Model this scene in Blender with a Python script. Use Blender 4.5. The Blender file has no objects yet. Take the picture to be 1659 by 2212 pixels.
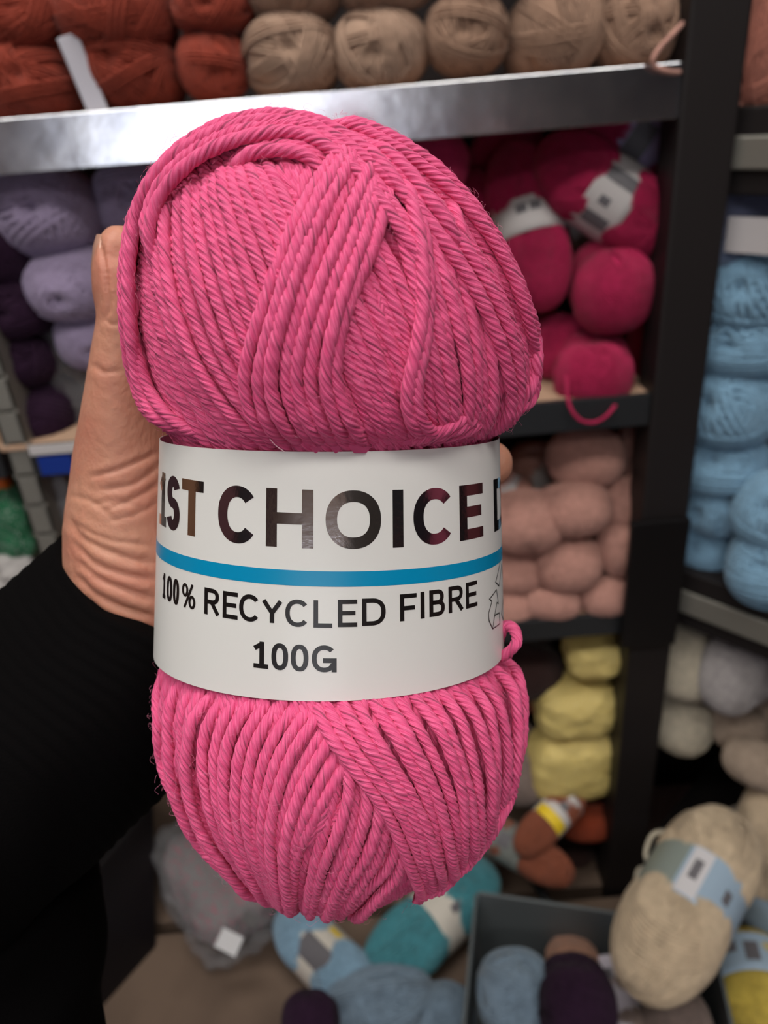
import bpy, bmesh, math, random
import numpy as np
from mathutils import Vector, Matrix, noise
from mathutils.bvhtree import BVHTree
rnd = random.Random(7)
S = bpy.context.scene
COL = S.collection
PI = math.pi
def R(d): return math.radians(d)

# ------------------------------------------------------------------ camera
F = 1662.0; CX, CY = 829.5, 1106.0
pitch, roll = R(28), R(4.8)
fwd = Vector((0, math.cos(pitch), -math.sin(pitch)))
r0 = Vector((1, 0, 0)); u0 = Vector((0, math.sin(pitch), math.cos(pitch)))
Xc = r0*math.cos(roll) - u0*math.sin(roll)
Yc = r0*math.sin(roll) + u0*math.cos(roll)
CAM = Vector((0, 0, 1.4))
M = Matrix(((Xc.x, Yc.x, -fwd.x, CAM.x), (Xc.y, Yc.y, -fwd.y, CAM.y), (Xc.z, Yc.z, -fwd.z, CAM.z), (0, 0, 0, 1)))
Mnp = np.array(M)
cd = bpy.data.cameras.new('camera'); cam = bpy.data.objects.new('camera', cd); COL.objects.link(cam)
cam.matrix_world = M
cd.sensor_fit = 'VERTICAL'; cd.sensor_height = 34.6; cd.lens = 34.6*F/2212.0
cd.clip_start = 0.01; cd.clip_end = 50
cd.dof.use_dof = True; cd.dof.focus_distance = 0.147; cd.dof.aperture_fstop = cd.lens/1.6
S.camera = cam
def ray(x, y): return fwd + Xc*((x-CX)/F) + Yc*((CY-y)/F)
def PY(x, y, Y): d = ray(x, y); return CAM + d*(Y/d.y)
def PZ(x, y, Z): d = ray(x, y); return CAM + d*((Z-CAM.z)/d.z)
def PC(x, y, z): return CAM + ray(x, y)*z                       # z = distance along the view axis
RP = Vector((0.335, 0.77, 0)); RD = Vector((0.67, -0.742, 0)).normalized(); RN = Vector((RD.y*-1, RD.x, 0))   # right-hand unit: front line and inward normal
def PL(x, y, off=0.0):
    d = ray(x, y); p = RP + RN*off
    t = (p-CAM).dot(RN)/d.dot(RN); return CAM + d*t
def depth(p): return (p-CAM).dot(fwd)

# ------------------------------------------------------------------ materials
def lin(c):
    return tuple(((v/255)/12.92 if v/255 <= .04045 else ((v/255+.055)/1.055)**2.4) for v in c)
MATS = {}
def mat(name, rgb, rough=.8, metal=0, spec=.3, sheen=0, bump=None, vary=None, coat=0, sss=0, emit=0, trans=0, aniso=None):
    if name in MATS: return MATS[name]
    m = bpy.data.materials.new(name); m.use_nodes = True; nt = m.node_tree; b = nt.nodes['Principled BSDF']
    c = (*lin(rgb), 1)
    b.inputs['Base Color'].default_value = c; b.inputs['Roughness'].default_value = rough; b.inputs['Metallic'].default_value = metal
    b.inputs['Specular IOR Level'].default_value = spec
    if sheen:
        b.inputs['Sheen Weight'].default_value = sheen; b.inputs['Sheen Roughness'].default_value = .5
        b.inputs['Sheen Tint'].default_value = tuple(.5+.5*v for v in c[:3])+(1,)
    if coat: b.inputs['Coat Weight'].default_value = coat; b.inputs['Coat Roughness'].default_value = .15
    if sss:
        b.inputs['Subsurface Weight'].default_value = sss; b.inputs['Subsurface Radius'].default_value = (1, .35, .2); b.inputs['Subsurface Scale'].default_value = .004
    if trans: b.inputs['Transmission Weight'].default_value = trans
    if emit: b.inputs['Emission Color'].default_value = c; b.inputs['Emission Strength'].default_value = emit
    tc = nt.nodes.new('ShaderNodeTexCoord')
    if vary:                                                     # (scale, rgb2, rgb-low-threshold, high)
        n = nt.nodes.new('ShaderNodeTexNoise'); n.inputs['Scale'].default_value = vary[0]; n.inputs['Detail'].default_value = 4
        nt.links.new(tc.outputs['Object'], n.inputs['Vector'])
        r = nt.nodes.new('ShaderNodeValToRGB'); r.color_ramp.elements[0].position = vary[2]; r.color_ramp.elements[1].position = vary[3]
        r.color_ramp.elements[0].color = c; r.color_ramp.elements[1].color = (*lin(vary[1]), 1)
        nt.links.new(n.outputs['Fac'], r.inputs['Fac']); nt.links.new(r.outputs['Color'], b.inputs['Base Color'])
    if bump:                                                     # (scale, strength, distance)
        n = nt.nodes.new('ShaderNodeTexNoise'); n.inputs['Scale'].default_value = bump[0]; n.inputs['Detail'].default_value = 5
        mp = nt.nodes.new('ShaderNodeMapping')
        if len(bump) > 3: mp.inputs['Scale'].default_value = bump[3]
        nt.links.new(tc.outputs['Object'], mp.inputs['Vector']); nt.links.new(mp.outputs['Vector'], n.inputs['Vector'])
        bp = nt.nodes.new('ShaderNodeBump'); bp.inputs['Strength'].default_value = bump[1]; bp.inputs['Distance'].default_value = bump[2]
        nt.links.new(n.outputs['Fac'], bp.inputs['Height']); nt.links.new(bp.outputs['Normal'], b.inputs['Normal'])
    MATS[name] = m; return m
def wool(name, rgb, sheen=.25):
    rgb = tuple(v*.84 for v in rgb)
    return mat('wool_'+name, rgb, rough=.9, spec=.15, sheen=sheen, bump=(900, .5, .0006), vary=(160, tuple(min(255, int(v*1.1+4)) for v in rgb), .35, .75))

# the pink cotton: base colour, with fibre streaks running along each ply (uv.x round the strand, uv.y along it in metres)
pink = bpy.data.materials.new('pink_cotton'); pink.use_nodes = True
nt = pink.node_tree; b = nt.nodes['Principled BSDF']; N = nt.nodes.new; L = nt.links.new
b.inputs['Roughness'].default_value = .72; b.inputs['Specular IOR Level'].default_value = .25
b.inputs['Sheen Weight'].default_value = .22; b.inputs['Sheen Roughness'].default_value = .4; b.inputs['Sheen Tint'].default_value = (1, .6, .8, 1)
uv = N('ShaderNodeUVMap'); mp = N('ShaderNodeMapping'); mp.inputs['Scale'].default_value = (26, 260, 1); L(uv.outputs[0], mp.inputs[0])
n1 = N('ShaderNodeTexNoise'); n1.inputs['Scale'].default_value = 1.0; n1.inputs['Detail'].default_value = 3; L(mp.outputs[0], n1.inputs['Vector'])
rp = N('ShaderNodeValToRGB'); rp.color_ramp.elements[0].position = .3; rp.color_ramp.elements[1].position = .72
rp.color_ramp.elements[0].color = (*lin((214, 66, 122)), 1); rp.color_ramp.elements[1].color = (*lin((240, 112, 160)), 1)
L(n1.outputs['Fac'], rp.inputs['Fac']); L(rp.outputs[0], b.inputs['Base Color'])
bp = N('ShaderNodeBump'); bp.inputs['Strength'].default_value = .85; bp.inputs['Distance'].default_value = .0003
L(n1.outputs['Fac'], bp.inputs['Height']); L(bp.outputs[0], b.inputs['Normal'])

skin = mat('skin', (192, 137, 115), rough=.48, spec=.4, sss=.2, bump=(420, .5, .0007, (1, 1, 2.6)), vary=(60, (184, 120, 102), .4, .7))
nailm = mat('nail', (200, 152, 134), rough=.28, spec=.5, coat=.4)
black_knit = mat('black_knit', (7, 6, 7), rough=.95, spec=.05, bump=(1800, .5, .0004))
paper = mat('label_paper', (226, 226, 226), rough=.36, spec=.45, coat=.15)
inkm = mat('black_ink', (26, 22, 22), rough=.3, spec=.5)
bluem = mat('blue_ink', (0, 142, 192), rough=.32, spec=.5)
foil = mat('silver_foil', (205, 200, 200), rough=.13, metal=1, bump=(900, .12, .0002))
galv = mat('galvanised_steel', (214, 215, 220), rough=.19, metal=1, bump=(30, .12, .003), vary=(25, (188, 190, 198), .4, .65))
darkmetal = mat('black_powder_coated_steel', (30, 26, 27), rough=.5, spec=.3, bump=(600, .15, .0004))
lipdark = mat('darkened_steel_lip', (66, 68, 72), rough=.38, metal=.7)  # darkened steel: the lower lips' dark reflections are put into the colour
greysteel = mat('grey_steel', (150, 148, 142), rough=.42, metal=.6, bump=(300, .2, .0006))
greymetal = mat('grey_plastic', (92, 98, 102), rough=.45, spec=.4)
boardm = mat('beige_shelf_board', (182, 150, 128), rough=.7, bump=(80, .2, .001))
backm = mat('dark_back_panel', (26, 21, 24), rough=.8)
plinthm = mat('brown_board', (112, 94, 82), rough=.6, bump=(60, .2, .001), vary=(9, (94, 78, 68), .4, .7))
paperg = mat('shelf_label_paper', (196, 192, 194), rough=.55)
WW = 1
paperb = mat('pale_blue_label_paper', (160, 182, 204), rough=.5)
paperl = mat('lilac_label_paper', (158, 146, 184), rough=.5)
blackp = mat('printed_black', (104, 102, 108), rough=.5)
yellowp = mat('printed_yellow', (232, 200, 52), rough=.5)

def plastic(name, rgb, alpha, rough=.12):
    if name in MATS: return MATS[name]
    m = bpy.data.materials.new(name); m.use_nodes = True; nt = m.node_tree
    b = nt.nodes['Principled BSDF']; b.inputs['Base Color'].default_value = (*lin(rgb), 1); b.inputs['Roughness'].default_value = rough
    b.inputs['Specular IOR Level'].default_value = .8
    b.inputs['Alpha'].default_value = alpha
    tc = nt.nodes.new('ShaderNodeTexCoord'); n = nt.nodes.new('ShaderNodeTexNoise'); n.inputs['Scale'].default_value = 45; n.inputs['Detail'].default_value = 3; n.inputs['Distortion'].default_value = 1.5
    nt.links.new(tc.outputs['Object'], n.inputs['Vector'])
    bp = nt.nodes.new('ShaderNodeBump'); bp.inputs['Strength'].default_value = .8; bp.inputs['Distance'].default_value = .004
    nt.links.new(n.outputs['Fac'], bp.inputs['Height']); nt.links.new(bp.outputs['Normal'], b.inputs['Normal'])
    MATS[name] = m; return m
clear = plastic('clear_plastic', (180, 180, 186), .3, .08)
clearblue = plastic('clear_bluish_plastic', (140, 150, 190), .5)
clearyellow = plastic('yellow_printed_film', (238, 214, 96), .93, .3)

# ------------------------------------------------------------------ object helpers
def tag(o, label=None, cat=None, group=None, kind=None):
    if label: o['label'] = label
    if cat: o['category'] = cat
    if group: o['group'] = group
    if kind: o['kind'] = kind
    return o
def link(name, me, parent=None, m=None):
    o = bpy.data.objects.new(name, me); COL.objects.link(o)
    if parent: o.parent = parent
    if m is not None and me is not None:
        me.materials.clear(); me.materials.append(m)
    return o
def empty(name, loc=(0, 0, 0), label=None, cat=None, group=None):
    o = bpy.data.objects.new(name, None); COL.objects.link(o); o.location = loc; o.empty_display_size = .02
    return tag(o, label, cat, group)
def mesh_np(name, V, Fq, uvs=None, smooth=True):
    me = bpy.data.meshes.new(name); V = np.asarray(V, np.float32); Fq = np.asarray(Fq, np.int32)
    k = Fq.shape[1]
    me.vertices.add(len(V)); me.vertices.foreach_set('co', V.ravel())
    me.loops.add(Fq.size); me.loops.foreach_set('vertex_index', Fq.ravel())
    me.polygons.add(len(Fq)); me.polygons.foreach_set('loop_start', np.arange(0, Fq.size, k, dtype=np.int32))
    if uvs is not None:
        l = me.uv_layers.new(name='UVMap'); l.data.foreach_set('uv', np.asarray(uvs, np.float32)[Fq.ravel()].ravel())
    me.update(calc_edges=True)
    me.polygons.foreach_set('use_smooth', np.full(len(Fq), smooth, bool)); me.update()
    return me
def grid_faces(nr, nc, off=0, wrap=True):
    i = np.arange(nr-1)[:, None]; j = np.arange(nc if wrap else nc-1)[None, :]
    a = i*nc+j; b_ = i*nc+(j+1) % nc; return (np.stack([a, b_, b_+nc, a+nc], -1).reshape(-1, 4)+off)
def bm_obj(name, bm, m, parent=None, smooth=False, bevel=0):
    me = bpy.data.meshes.new(name); bmesh.ops.recalc_face_normals(bm, faces=bm.faces); bm.to_mesh(me); bm.free()
    if smooth:
        for p in me.polygons: p.use_smooth = True
    o = link(name, me, parent, m)
    if bevel:
        md = o.modifiers.new('bevel', 'BEVEL'); md.width = bevel; md.segments = 2; md.limit_method = 'ANGLE'
    return o
def add_box(bm, lo, hi, mtx=None):
    vs = [bm.verts.new(((lo[0], hi[0])[i & 1], (lo[1], hi[1])[i >> 1 & 1], (lo[2], hi[2])[i >> 2 & 1])) for i in range(8)]
    if mtx:
        for v in vs: v.co = mtx @ v.co
    for f in ((0, 1, 3, 2), (4, 6, 7, 5), (0, 4, 5, 1), (2, 3, 7, 6), (0, 2, 6, 4), (1, 5, 7, 3)): bm.faces.new([vs[i] for i in f])
def box(name, lo, hi, m, parent=None, mtx=None, bevel=.001):
    bm = bmesh.new(); add_box(bm, lo, hi, mtx); return bm_obj(name, bm, m, parent, bevel=bevel)
def catmull(P, n):
    P = np.asarray(P, float); Q = np.vstack([2*P[0]-P[1], P, 2*P[-1]-P[-2]])
    out = []; seg = len(P)-1
    for t in np.linspace(0, seg, n):
        i = min(int(t), seg-1); u = t-i; a, b_, c, d = Q[i], Q[i+1], Q[i+2], Q[i+3]
        out.append(.5*((2*b_)+(-a+c)*u+(2*a-5*b_+4*c-d)*u*u+(-a+3*b_-3*c+d)*u**3))
    return np.array(out)
def frames(P, ref=None):
    T = np.gradient(P, axis=0); T /= np.linalg.norm(T, axis=1)[:, None]+1e-12
    if ref is None:
        ref = np.zeros_like(P); r = np.array([.3, .2, 1.]); 
        for i in range(len(P)):
            r = r-T[i]*r.dot(T[i]); r /= np.linalg.norm(r)+1e-12; ref[i] = r
    Nn = ref-T*(ref*T).sum(1)[:, None]; Nn /= np.linalg.norm(Nn, axis=1)[:, None]+1e-12
    return T, Nn, np.cross(T, Nn)
def tube_np(P, rad, seg=6, ref=None):
    P = np.asarray(P, float); T, Nn, B = frames(P, ref)
    t = np.linspace(0, 2*PI, seg, endpoint=False); rad = np.broadcast_to(np.asarray(rad, float), (len(P),))
    V = P[:, None]+rad[:, None, None]*(np.cos(t)[None, :, None]*Nn[:, None]+np.sin(t)[None, :, None]*B[:, None])
    return V.reshape(-1, 3), grid_faces(len(P), seg)
class Acc:
    def __init__(s): s.V = []; s.F = []; s.U = []; s.n = 0
    def add(s, V, Fq, U=None):
        s.V.append(V); s.F.append(Fq+s.n); s.n += len(V); s.U.append(U if U is not None else np.zeros((len(V), 2)))
    def mesh(s, name, uv=False): return mesh_np(name, np.vstack(s.V), np.vstack(s.F), np.vstack(s.U) if uv else None)

# ================================================================== THE PINK SKEIN (millimetres, camera-tilted local frame, then placed in the world)
tau = R(11.5)
A = np.array([0, math.cos(tau), math.sin(tau)]); U = np.array([1., 0, 0]); Wd = np.array([0, -math.sin(tau), math.cos(tau)]); O = np.array([0, 0, -170.])
SK = M @ Matrix(((.001, 0, 0, 0), (0, .001, 0, 0), (0, 0, .001, 0), (0, 0, 0, 1))) @ Matrix(((U[0], A[0], Wd[0], O[0]), (U[1], A[1], Wd[1], O[1]), (U[2], A[2], Wd[2], O[2]), (0, 0, 0, 1)))
SKinv = SK.inverted(); SKr = SK.to_3x3()*1000
# local coordinates: (u right, v along the axis, w towards the viewer), mm.
upv = [15, 23.2, 31.2, 38.9, 46.3, 53.1, 59.2, 64.6, 69.2, 72.8, 75.4, 77.0, 77.6]
upm = [-11.2, -9.6, -9.9, -10.9, -12.0, -13.1, -14.1, -15.8, -16.8, -17.7, -18.5, -18.8, -18.8]
uph = [33.0, 37.6, 39.2, 39.4, 38.6, 36.8, 34.3, 31.0, 27.0, 22.4, 17.0, 10.0, 0.3]
lov = [-30.0, -38.8, -47.5, -55.9, -63.9, -71.3, -77.9, -83.8, -88.7, -92.6, -95.5, -97.2, -97.8]
lom = [-11.9, -10.9, -10.6, -10.6, -10.6, -10.6, -10.8, -11.0, -11.3, -11.5, -11.5, -11.5, -11.5]
loh = [36.2, 39.6, 40.4, 39.8, 37.6, 33.6, 29.2, 24.0, 18.8, 13.6, 9.0, 5.0, .3]
def ring(v):
    k = (16.8-v)/47.8
    return -11.5-.8*k, 36.3+3.3*k, 28.+1.5*k
SV = []; 
for i in range(13)[::-1]: SV.append((lov[i], lom[i], loh[i], loh[i]*(.80+.06*min(1, (-30-lov[i])/20.))))
for v in (-26, -18, -7, 4, 12): c, a, b_ = ring(v); SV.append((v, c, a-3.0, b_-3.0))
for i in range(13): SV.append((upv[i], upm[i], uph[i], uph[i]*(.80+.08*min(1, (upv[i]-15)/20.))))
SV = np.array(SV)
nv_, nt_ = 170, 120
tt = np.linspace(0, len(SV)-1, nv_); sv = np.stack([np.interp(tt, range(len(SV)), SV[:, k]) for k in range(4)], 1)
for _ in range(4): sv[1:-1] = .5*sv[1:-1]+.25*(sv[:-2]+sv[2:])
th = np.linspace(0, 2*PI, nt_, endpoint=False)
BV = np.stack([sv[:, 1][:, None]+sv[:, 2][:, None]*np.cos(th), np.repeat(sv[:, 0][:, None], nt_, 1), sv[:, 3][:, None]*np.sin(th)], -1).reshape(-1, 3)
BF = grid_faces(nv_, nt_)
bvh = BVHTree.FromPolygons([Vector(v) for v in BV], [tuple(int(q) for q in f) for f in BF])
camL = SKinv @ CAM
def pxdir(x, y):
    w = PC(x, y, .17); return ((SKinv @ w)-camL).normalized()
def hit(x, y, cen):
    x = float(x); y = float(y)
    for k in range(60):
        loc, nor, idx, d = bvh.ray_cast(camL, pxdir(x, y))
        if loc is not None:
            if nor.dot(loc-camL) > 0: nor = -nor
            return loc, nor
        dx, dy = cen[0]-x, cen[1]-y; l = math.hypot(dx, dy); x += 4*dx/l; y += 4*dy/l
    return None, None
r_s = 1.22                                                       # strand radius, mm
yarn = Acc()
NP_, SUB = 6, 4
def strand(P, Nn, rad=r_s, twist=1, phase=None):
    """P: points (mm) of the centre line, Nn: outward reference; a five-ply twisted cord"""
    d = np.r_[0, np.cumsum(np.linalg.norm(np.diff(P, axis=0), axis=1))]
    if d[-1] < 2: return
    n = max(6, int(d[-1]/.62)); s = np.linspace(0, d[-1], n)
    Q = np.stack([np.interp(s, d, P[:, k]) for k in range(3)], 1); Nr = np.stack([np.interp(s, d, Nn[:, k]) for k in range(3)], 1)
    T, N1, B1 = frames(Q, Nr)
    ph = rnd.random()*6.28 if phase is None else phase
    segs = NP_*SUB; base = np.arange(segs)*2*PI/segs
    pitch_ = 9.4
    tw = ph-twist*2*PI*s/pitch_ + .35*np.sin(s/6.1+ph)
    lob = .78+.26*np.abs(np.sin(NP_/2*(base)))**.6
    rr = rad*(1+.05*np.sin(s*1.9+ph)+.04*np.sin(s*.73+2*ph))
    rr *= np.clip(np.minimum(s, s[-1]-s)/1.5+.2, .2, 1)
    ang = base[None]+tw[:, None]
    V = Q[:, None]+(rr[:, None]*lob[None])[..., None]*(np.cos(ang)[..., None]*N1[:, None]+np.sin(ang)[..., None]*B1[:, None])
    Uv = np.stack([np.repeat((np.arange(segs)/segs)[None], n, 0)+ph, np.repeat((s/1000)[:, None], segs, 1)+ph*.3], -1)
    yarn.add(V.reshape(-1, 3), grid_faces(n, segs), Uv.reshape(-1, 2))
def fade_label(v):
    d = np.where(v > -7, v-16.8, -31-v)                           # distance from the paper edge, mm
    return np.clip(d/7.0, 0, 1)
def bundle(Lg, Rg, n, layer=0., jit=.4, sink=(1, 1), cen=None, rad=r_s, twist=1, lay_jit=.3, M_=46):
    Lg = catmull(Lg, M_); Rg = catmull(Rg, M_)
    cen = cen or ((705, 640) if Lg[:, 1].mean() < 1150 else (725, 1620))
    for k in range(n):
        f = (k+.5)/n if n > 1 else .5
        ph = rnd.random()*6.28; amp = jit*rnd.uniform(.5, 1.3)
        px = Lg*(1-f)+Rg*f
        px = px+amp*10*np.stack([np.sin(np.linspace(0, 5.5, M_)+ph), np.zeros(M_)], 1)
        pts, nor = [], []
        for q in px:
            h, nn = hit(q[0], q[1], cen)
            if h is None: continue
            pts.append(tuple(h)); nor.append(tuple(nn))
        P = np.array(pts); Nn = np.array(nor)
        for _ in range(3):
            P[1:-1] = .5*P[1:-1]+.25*(P[:-2]+P[2:]); Nn[1:-1] = .5*Nn[1:-1]+.25*(Nn[:-2]+Nn[2:])
        d = np.r_[0, np.cumsum(np.linalg.norm(np.diff(P, axis=0), axis=1))]
        lay = (layer+rnd.uniform(-lay_jit, lay_jit))*1.75*rad + .25*rad*np.sin(d/9.+ph)
        off = rad*.35+lay*fade_label(P[:, 1])-(1-fade_label(P[:, 1]))**2*1.7
        s0 = np.clip(d/7, 0, 1); s1 = np.clip((d[-1]-d)/7, 0, 1)
        if sink[0]: off = off-(1-s0)**2*(1.2+max(layer, 0)*1.9)*rad
        if sink[1]: off = off-(1-s1)**2*(1.2+max(layer, 0)*1.9)*rad
        strand(P+Nn*off[:, None], Nn, rad*rnd.uniform(.93, 1.07), twist)
# --- generic windings all the way round (seen from the sides, filling every gap)
def body_pt(v, t, top):
    k = np.interp(v, sv[:, 0], np.arange(nv_)); c = np.interp(k, np.arange(nv_), sv[:, 1]); a = np.interp(k, np.arange(nv_), sv[:, 2]); b_ = np.interp(k, np.arange(nv_), sv[:, 3])
    return np.stack([c+a*np.cos(t), v, b_*np.sin(t)], -1), np.stack([np.cos(t)/np.maximum(a, 1), 0*t+.0001, np.sin(t)/np.maximum(b_, 1)], -1)
for top in (1, 0):
    for layer, nst, slope in ((-.9, 84, .9), (-.15, 60, -.55)):
        for k in range(nst):
            if layer > -.5:
                fr = (k/nst)*360
                if 8 < fr < 172: continue                        # the front has its own bundles
            u = np.linspace(0, 1, 40)
            if top: v = 14+(77.0-14)*np.sin(u*PI/2)
            else: v = -28-(97.0-28)*np.sin(u*PI/2)
            t = 2*PI*k/nst+slope*u+.04*np.sin(u*7+k)
            P, Nn = body_pt(v, t, top)
            # real surface normals from the profile
            T_ = np.gradient(P, axis=0); side = np.stack([-np.sin(t), 0*t, np.cos(t)], -1); Nn = np.cross(T_, side); Nn /= np.linalg.norm(Nn, axis=1)[:, None]
            o_ = P-np.array([-12, 45 if top else -60, 0]); sg = np.sign((Nn*o_).sum(1)); Nn *= sg[:, None]
            off = r_s*.35+layer*1.5*r_s*fade_label(v)-(1-fade_label(v))**2*1.7
            strand(P+Nn*off[:, None], Nn, r_s*1.15, 1)
# --- front bundles, upper bulb (guides traced as they run over the ball)
bundle([(650, 560), (700, 690), (765, 830), (850, 985)], [(800, 470), (870, 620), (920, 760), (950, 985)], 9, 0.0)                  # slanting under-layer
bundle([(770, 600), (790, 680), (830, 740)], [(880, 560), (880, 640), (880, 720)], 5, -.35, twist=-1)
bundle([(345, 405), (333, 520), (340, 640), (385, 780), (455, 890), (560, 990)], [(575, 338), (625, 430), (690, 560), (740, 680), (800, 800), (860, 985)], 13, .1)
bundle([(590, 345), (600, 380), (625, 430)], [(700, 335), (660, 400), (640, 440)], 4, -.2)
bundle([(500, 372), (560, 352), (640, 352), (700, 390)], [(490, 340), (570, 318), (660, 325), (730, 362)], 2, .35)
bundle([(900, 420), (945, 580), (985, 720), (1000, 830), (1000, 905), (975, 985)], [(1020, 420), (1095, 580), (1140, 700), (1150, 810), (1120, 900), (1078, 985)], 9, .15, jit=.4)
bundle([(840, 470), (870, 600), (900, 720), (930, 830), (950, 910), (935, 985)], [(905, 440), (950, 590), (985, 720), (1005, 820), (1005, 900), (990, 985)], 4, .35, jit=.5)
bundle([(745, 290), (715, 345), (650, 440), (598, 560), (560, 680), (533, 770), (528, 840), (548, 910), (590, 985)], [(845, 405), (832, 450), (812, 545), (775, 640), (752, 720), (742, 810), (765, 890), (810, 985)], 8, .8, jit=.45)
bundle([(840, 385), (864, 470), (880, 560), (888, 650), (880, 740), (868, 810), (866, 870), (885, 915), (930, 945)], [(865, 380), (892, 460), (915, 560), (925, 650), (920, 740), (905, 810), (900, 870), (925, 915), (975, 945)], 2, 1.05, jit=.5)
bundle([(1010, 880), (960, 900), (900, 935), (845, 985)], [(1060, 900), (1010, 930), (960, 955), (910, 985)], 3, .75)
# the arch that climbs the left flank, crosses the top and runs down the right
arch = [[(345, 930), (305, 850), (282, 760), (268, 640), (270, 540), (295, 460), (345, 370), (420, 300), (500, 262), (590, 252), (690, 262), (790, 300), (890, 350), (985, 430), (1065, 535), (1125, 660), (1150, 780), (1130, 880), (1085, 950)],
        [(420, 960), (350, 870), (320, 780), (305, 660), (308, 560), (325, 470), (370, 395), (440, 345), (520, 312), (610, 300), (690, 315), (770, 365), (850, 440), (930, 540), (1000, 650), (1050, 760), (1075, 850), (1070, 910), (1050, 965)]]
a0, a1 = np.array(arch[0], float), np.array(arch[1], float)
dv_ = np.array([705, 640.])-a0; a0 = a0+dv_/np.linalg.norm(dv_, axis=1)[:, None]*np.where(a0[:, 1:2] < 900, 20, 5)
bundle(a0, a0*.55+a1*.45, 2, .5, jit=.3, M_=110)
bundle(a0*.5+a1*.5, a1, 2, 1.2, jit=.45, M_=110)
bundle([(330, 560), (345, 450), (395, 375), (470, 325), (560, 300), (650, 300), (735, 340), (815, 420), (890, 520), (950, 610)], [(340, 600), (365, 470), (420, 395), (490, 350), (570, 325), (650, 322), (720, 360), (790, 430), (860, 530), (920, 640)], 2, 1.05, jit=.4, M_=70)
bundle([(680, 280), (780, 315), (880, 380), (975, 470), (1050, 580), (1100, 700), (1125, 800), (1110, 900)], [(700, 285), (800, 318), (910, 375), (1005, 460), (1080, 565), (1128, 690), (1142, 800), (1120, 900)], 2, 1.2, jit=.35, M_=70)
bundle([(735, 320), (800, 385), (870, 470), (960, 570)], [(780, 320), (850, 385), (920, 465), (1000, 570)], 2, 1.4, jit=.3)
bundle([(268, 660), (282, 760), (300, 840), (335, 905), (380, 960)], [(300, 620), (312, 720), (345, 820), (395, 895), (470, 965)], 3, .7, jit=.5)
# --- front bundles, lower bulb
bundle([(338, 1415), (322, 1540), (335, 1680), (375, 1775), (440, 1850), (520, 1930)], [(450, 1465), (425, 1560), (425, 1680), (455, 1780), (520, 1880), (590, 1965)], 5, .05)
bundle([(690, 1560), (720, 1660), (700, 1760), (670, 1860), (650, 1975)], [(880, 1700), (890, 1800), (870, 1880), (820, 1930), (760, 1985)], 8, .1)
bundle([(640, 1700), (650, 1780), (640, 1850)], [(770, 1640), (760, 1720), (720, 1800)], 5, -.1, twist=-1)
bundle([(480, 1470), (432, 1590), (438, 1700), (470, 1800), (530, 1890), (590, 1975)], [(850, 1530), (745, 1665), (680, 1780), (645, 1870), (640, 1980)], 12, .3, jit=.35)
bundle([(452, 1465), (418, 1570), (408, 1670), (432, 1770), (490, 1860), (570, 1950)], [(470, 1468), (440, 1570), (432, 1670), (455, 1770), (510, 1855), (590, 1948)], 1, .95)
bundle([(640, 1480), (690, 1585), (755, 1665), (825, 1750), (870, 1840), (900, 1920), (905, 1985)], [(1078, 1385), (1122, 1470), (1135, 1560), (1122, 1650), (1095, 1730), (1065, 1800), (1030, 1890)], 15, 1.0, jit=.45, sink=(1, 0))
bundle([(930, 1960), (960, 1900), (1000, 1840), (1060, 1760), (1100, 1690), (1130, 1600)], [(960, 1985), (990, 1930), (1040, 1850), (1085, 1770), (1120, 1690), (1140, 1600)], 2, .7)
# small stray loop beside the paper band and the strand ends that stick out at the foot
def free_strand(px, zs, rad=r_s):
    P = np.array([tuple(SKinv @ PC(x, y, z)) for (x, y), z in zip(catmull(px, 24), np.interp(np.linspace(0, 1, 24), np.linspace(0, 1, len(zs)), zs))])
    strand(P, np.tile([0, 0, 1.], (24, 1)), rad)
free_strand([(1070, 1400), (1092, 1352), (1112, 1362), (1116, 1388), (1098, 1410), (1075, 1425)], (.172, .168, .166, .17))

skein = empty('yarn_skein', label='large bright pink cotton yarn skein held in the hand, white label with blue stripe', cat='yarn')
skein.matrix_world = Matrix.Translation(SK @ Vector((-12, -97, 0))) @ SKr.to_4x4()
base_off = Vector((-12, -97, 0))
def loc(V): return (np.asarray(V)-np.array(base_off))/1000.
for i_, V in enumerate(yarn.V): yarn.V[i_] = loc(V)
yme = yarn.mesh('yarn_windings', uv=True)
y_o = link('yarn_windings', yme, skein, pink)
core = link('yarn_core', mesh_np('yarn_core', loc(BV-0*BV), BF), skein, pink)
k = np.array(core.data.vertices[0].co)
core.data.transform(Matrix.Identity(4))
# shrink the core below the windings
for v in core.data.vertices:
    n_ = v.normal; v.co = v.co - n_*.0011*(1 if (v.co-Vector(loc(np.array([-12, -7, 0])))).dot(n_) > 0 else -1)
# loose fibres standing off the cotton
fz = Acc(); nrs = np.random.RandomState(3)
for k in range(5200):
    i_ = nrs.randint(len(BV)); p = BV[i_]; 
    if -33 < p[1] < 19 or p[2] < -12 or p[1] < -86: continue
    c0 = np.array([-12, 45 if p[1] > 0 else -60, 0]); n_ = p-c0; n_ /= np.linalg.norm(n_)
    d0 = nrs.randn(3); d0 -= n_*d0.dot(n_); d0 /= np.linalg.norm(d0); ln = nrs.uniform(1., 3.4); cu = nrs.randn(3)*.3
    q = [p+n_*nrs.uniform(1.0, 2.6)]; 
    for s in range(7): q.append(q[-1]+ln/7*(d0*.8+n_*(.65-s*.14)+cu*math.sin(s*.9)))
    V, Fq = tube_np(np.array(q), .02, 3); fz.add(loc(V), Fq)
fzo = link('loose_fibres', fz.mesh('loose_fibres'), y_o, mat('pink_fibre', (244, 150, 186), rough=.8)); tag(fzo, kind='stuff')

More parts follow.
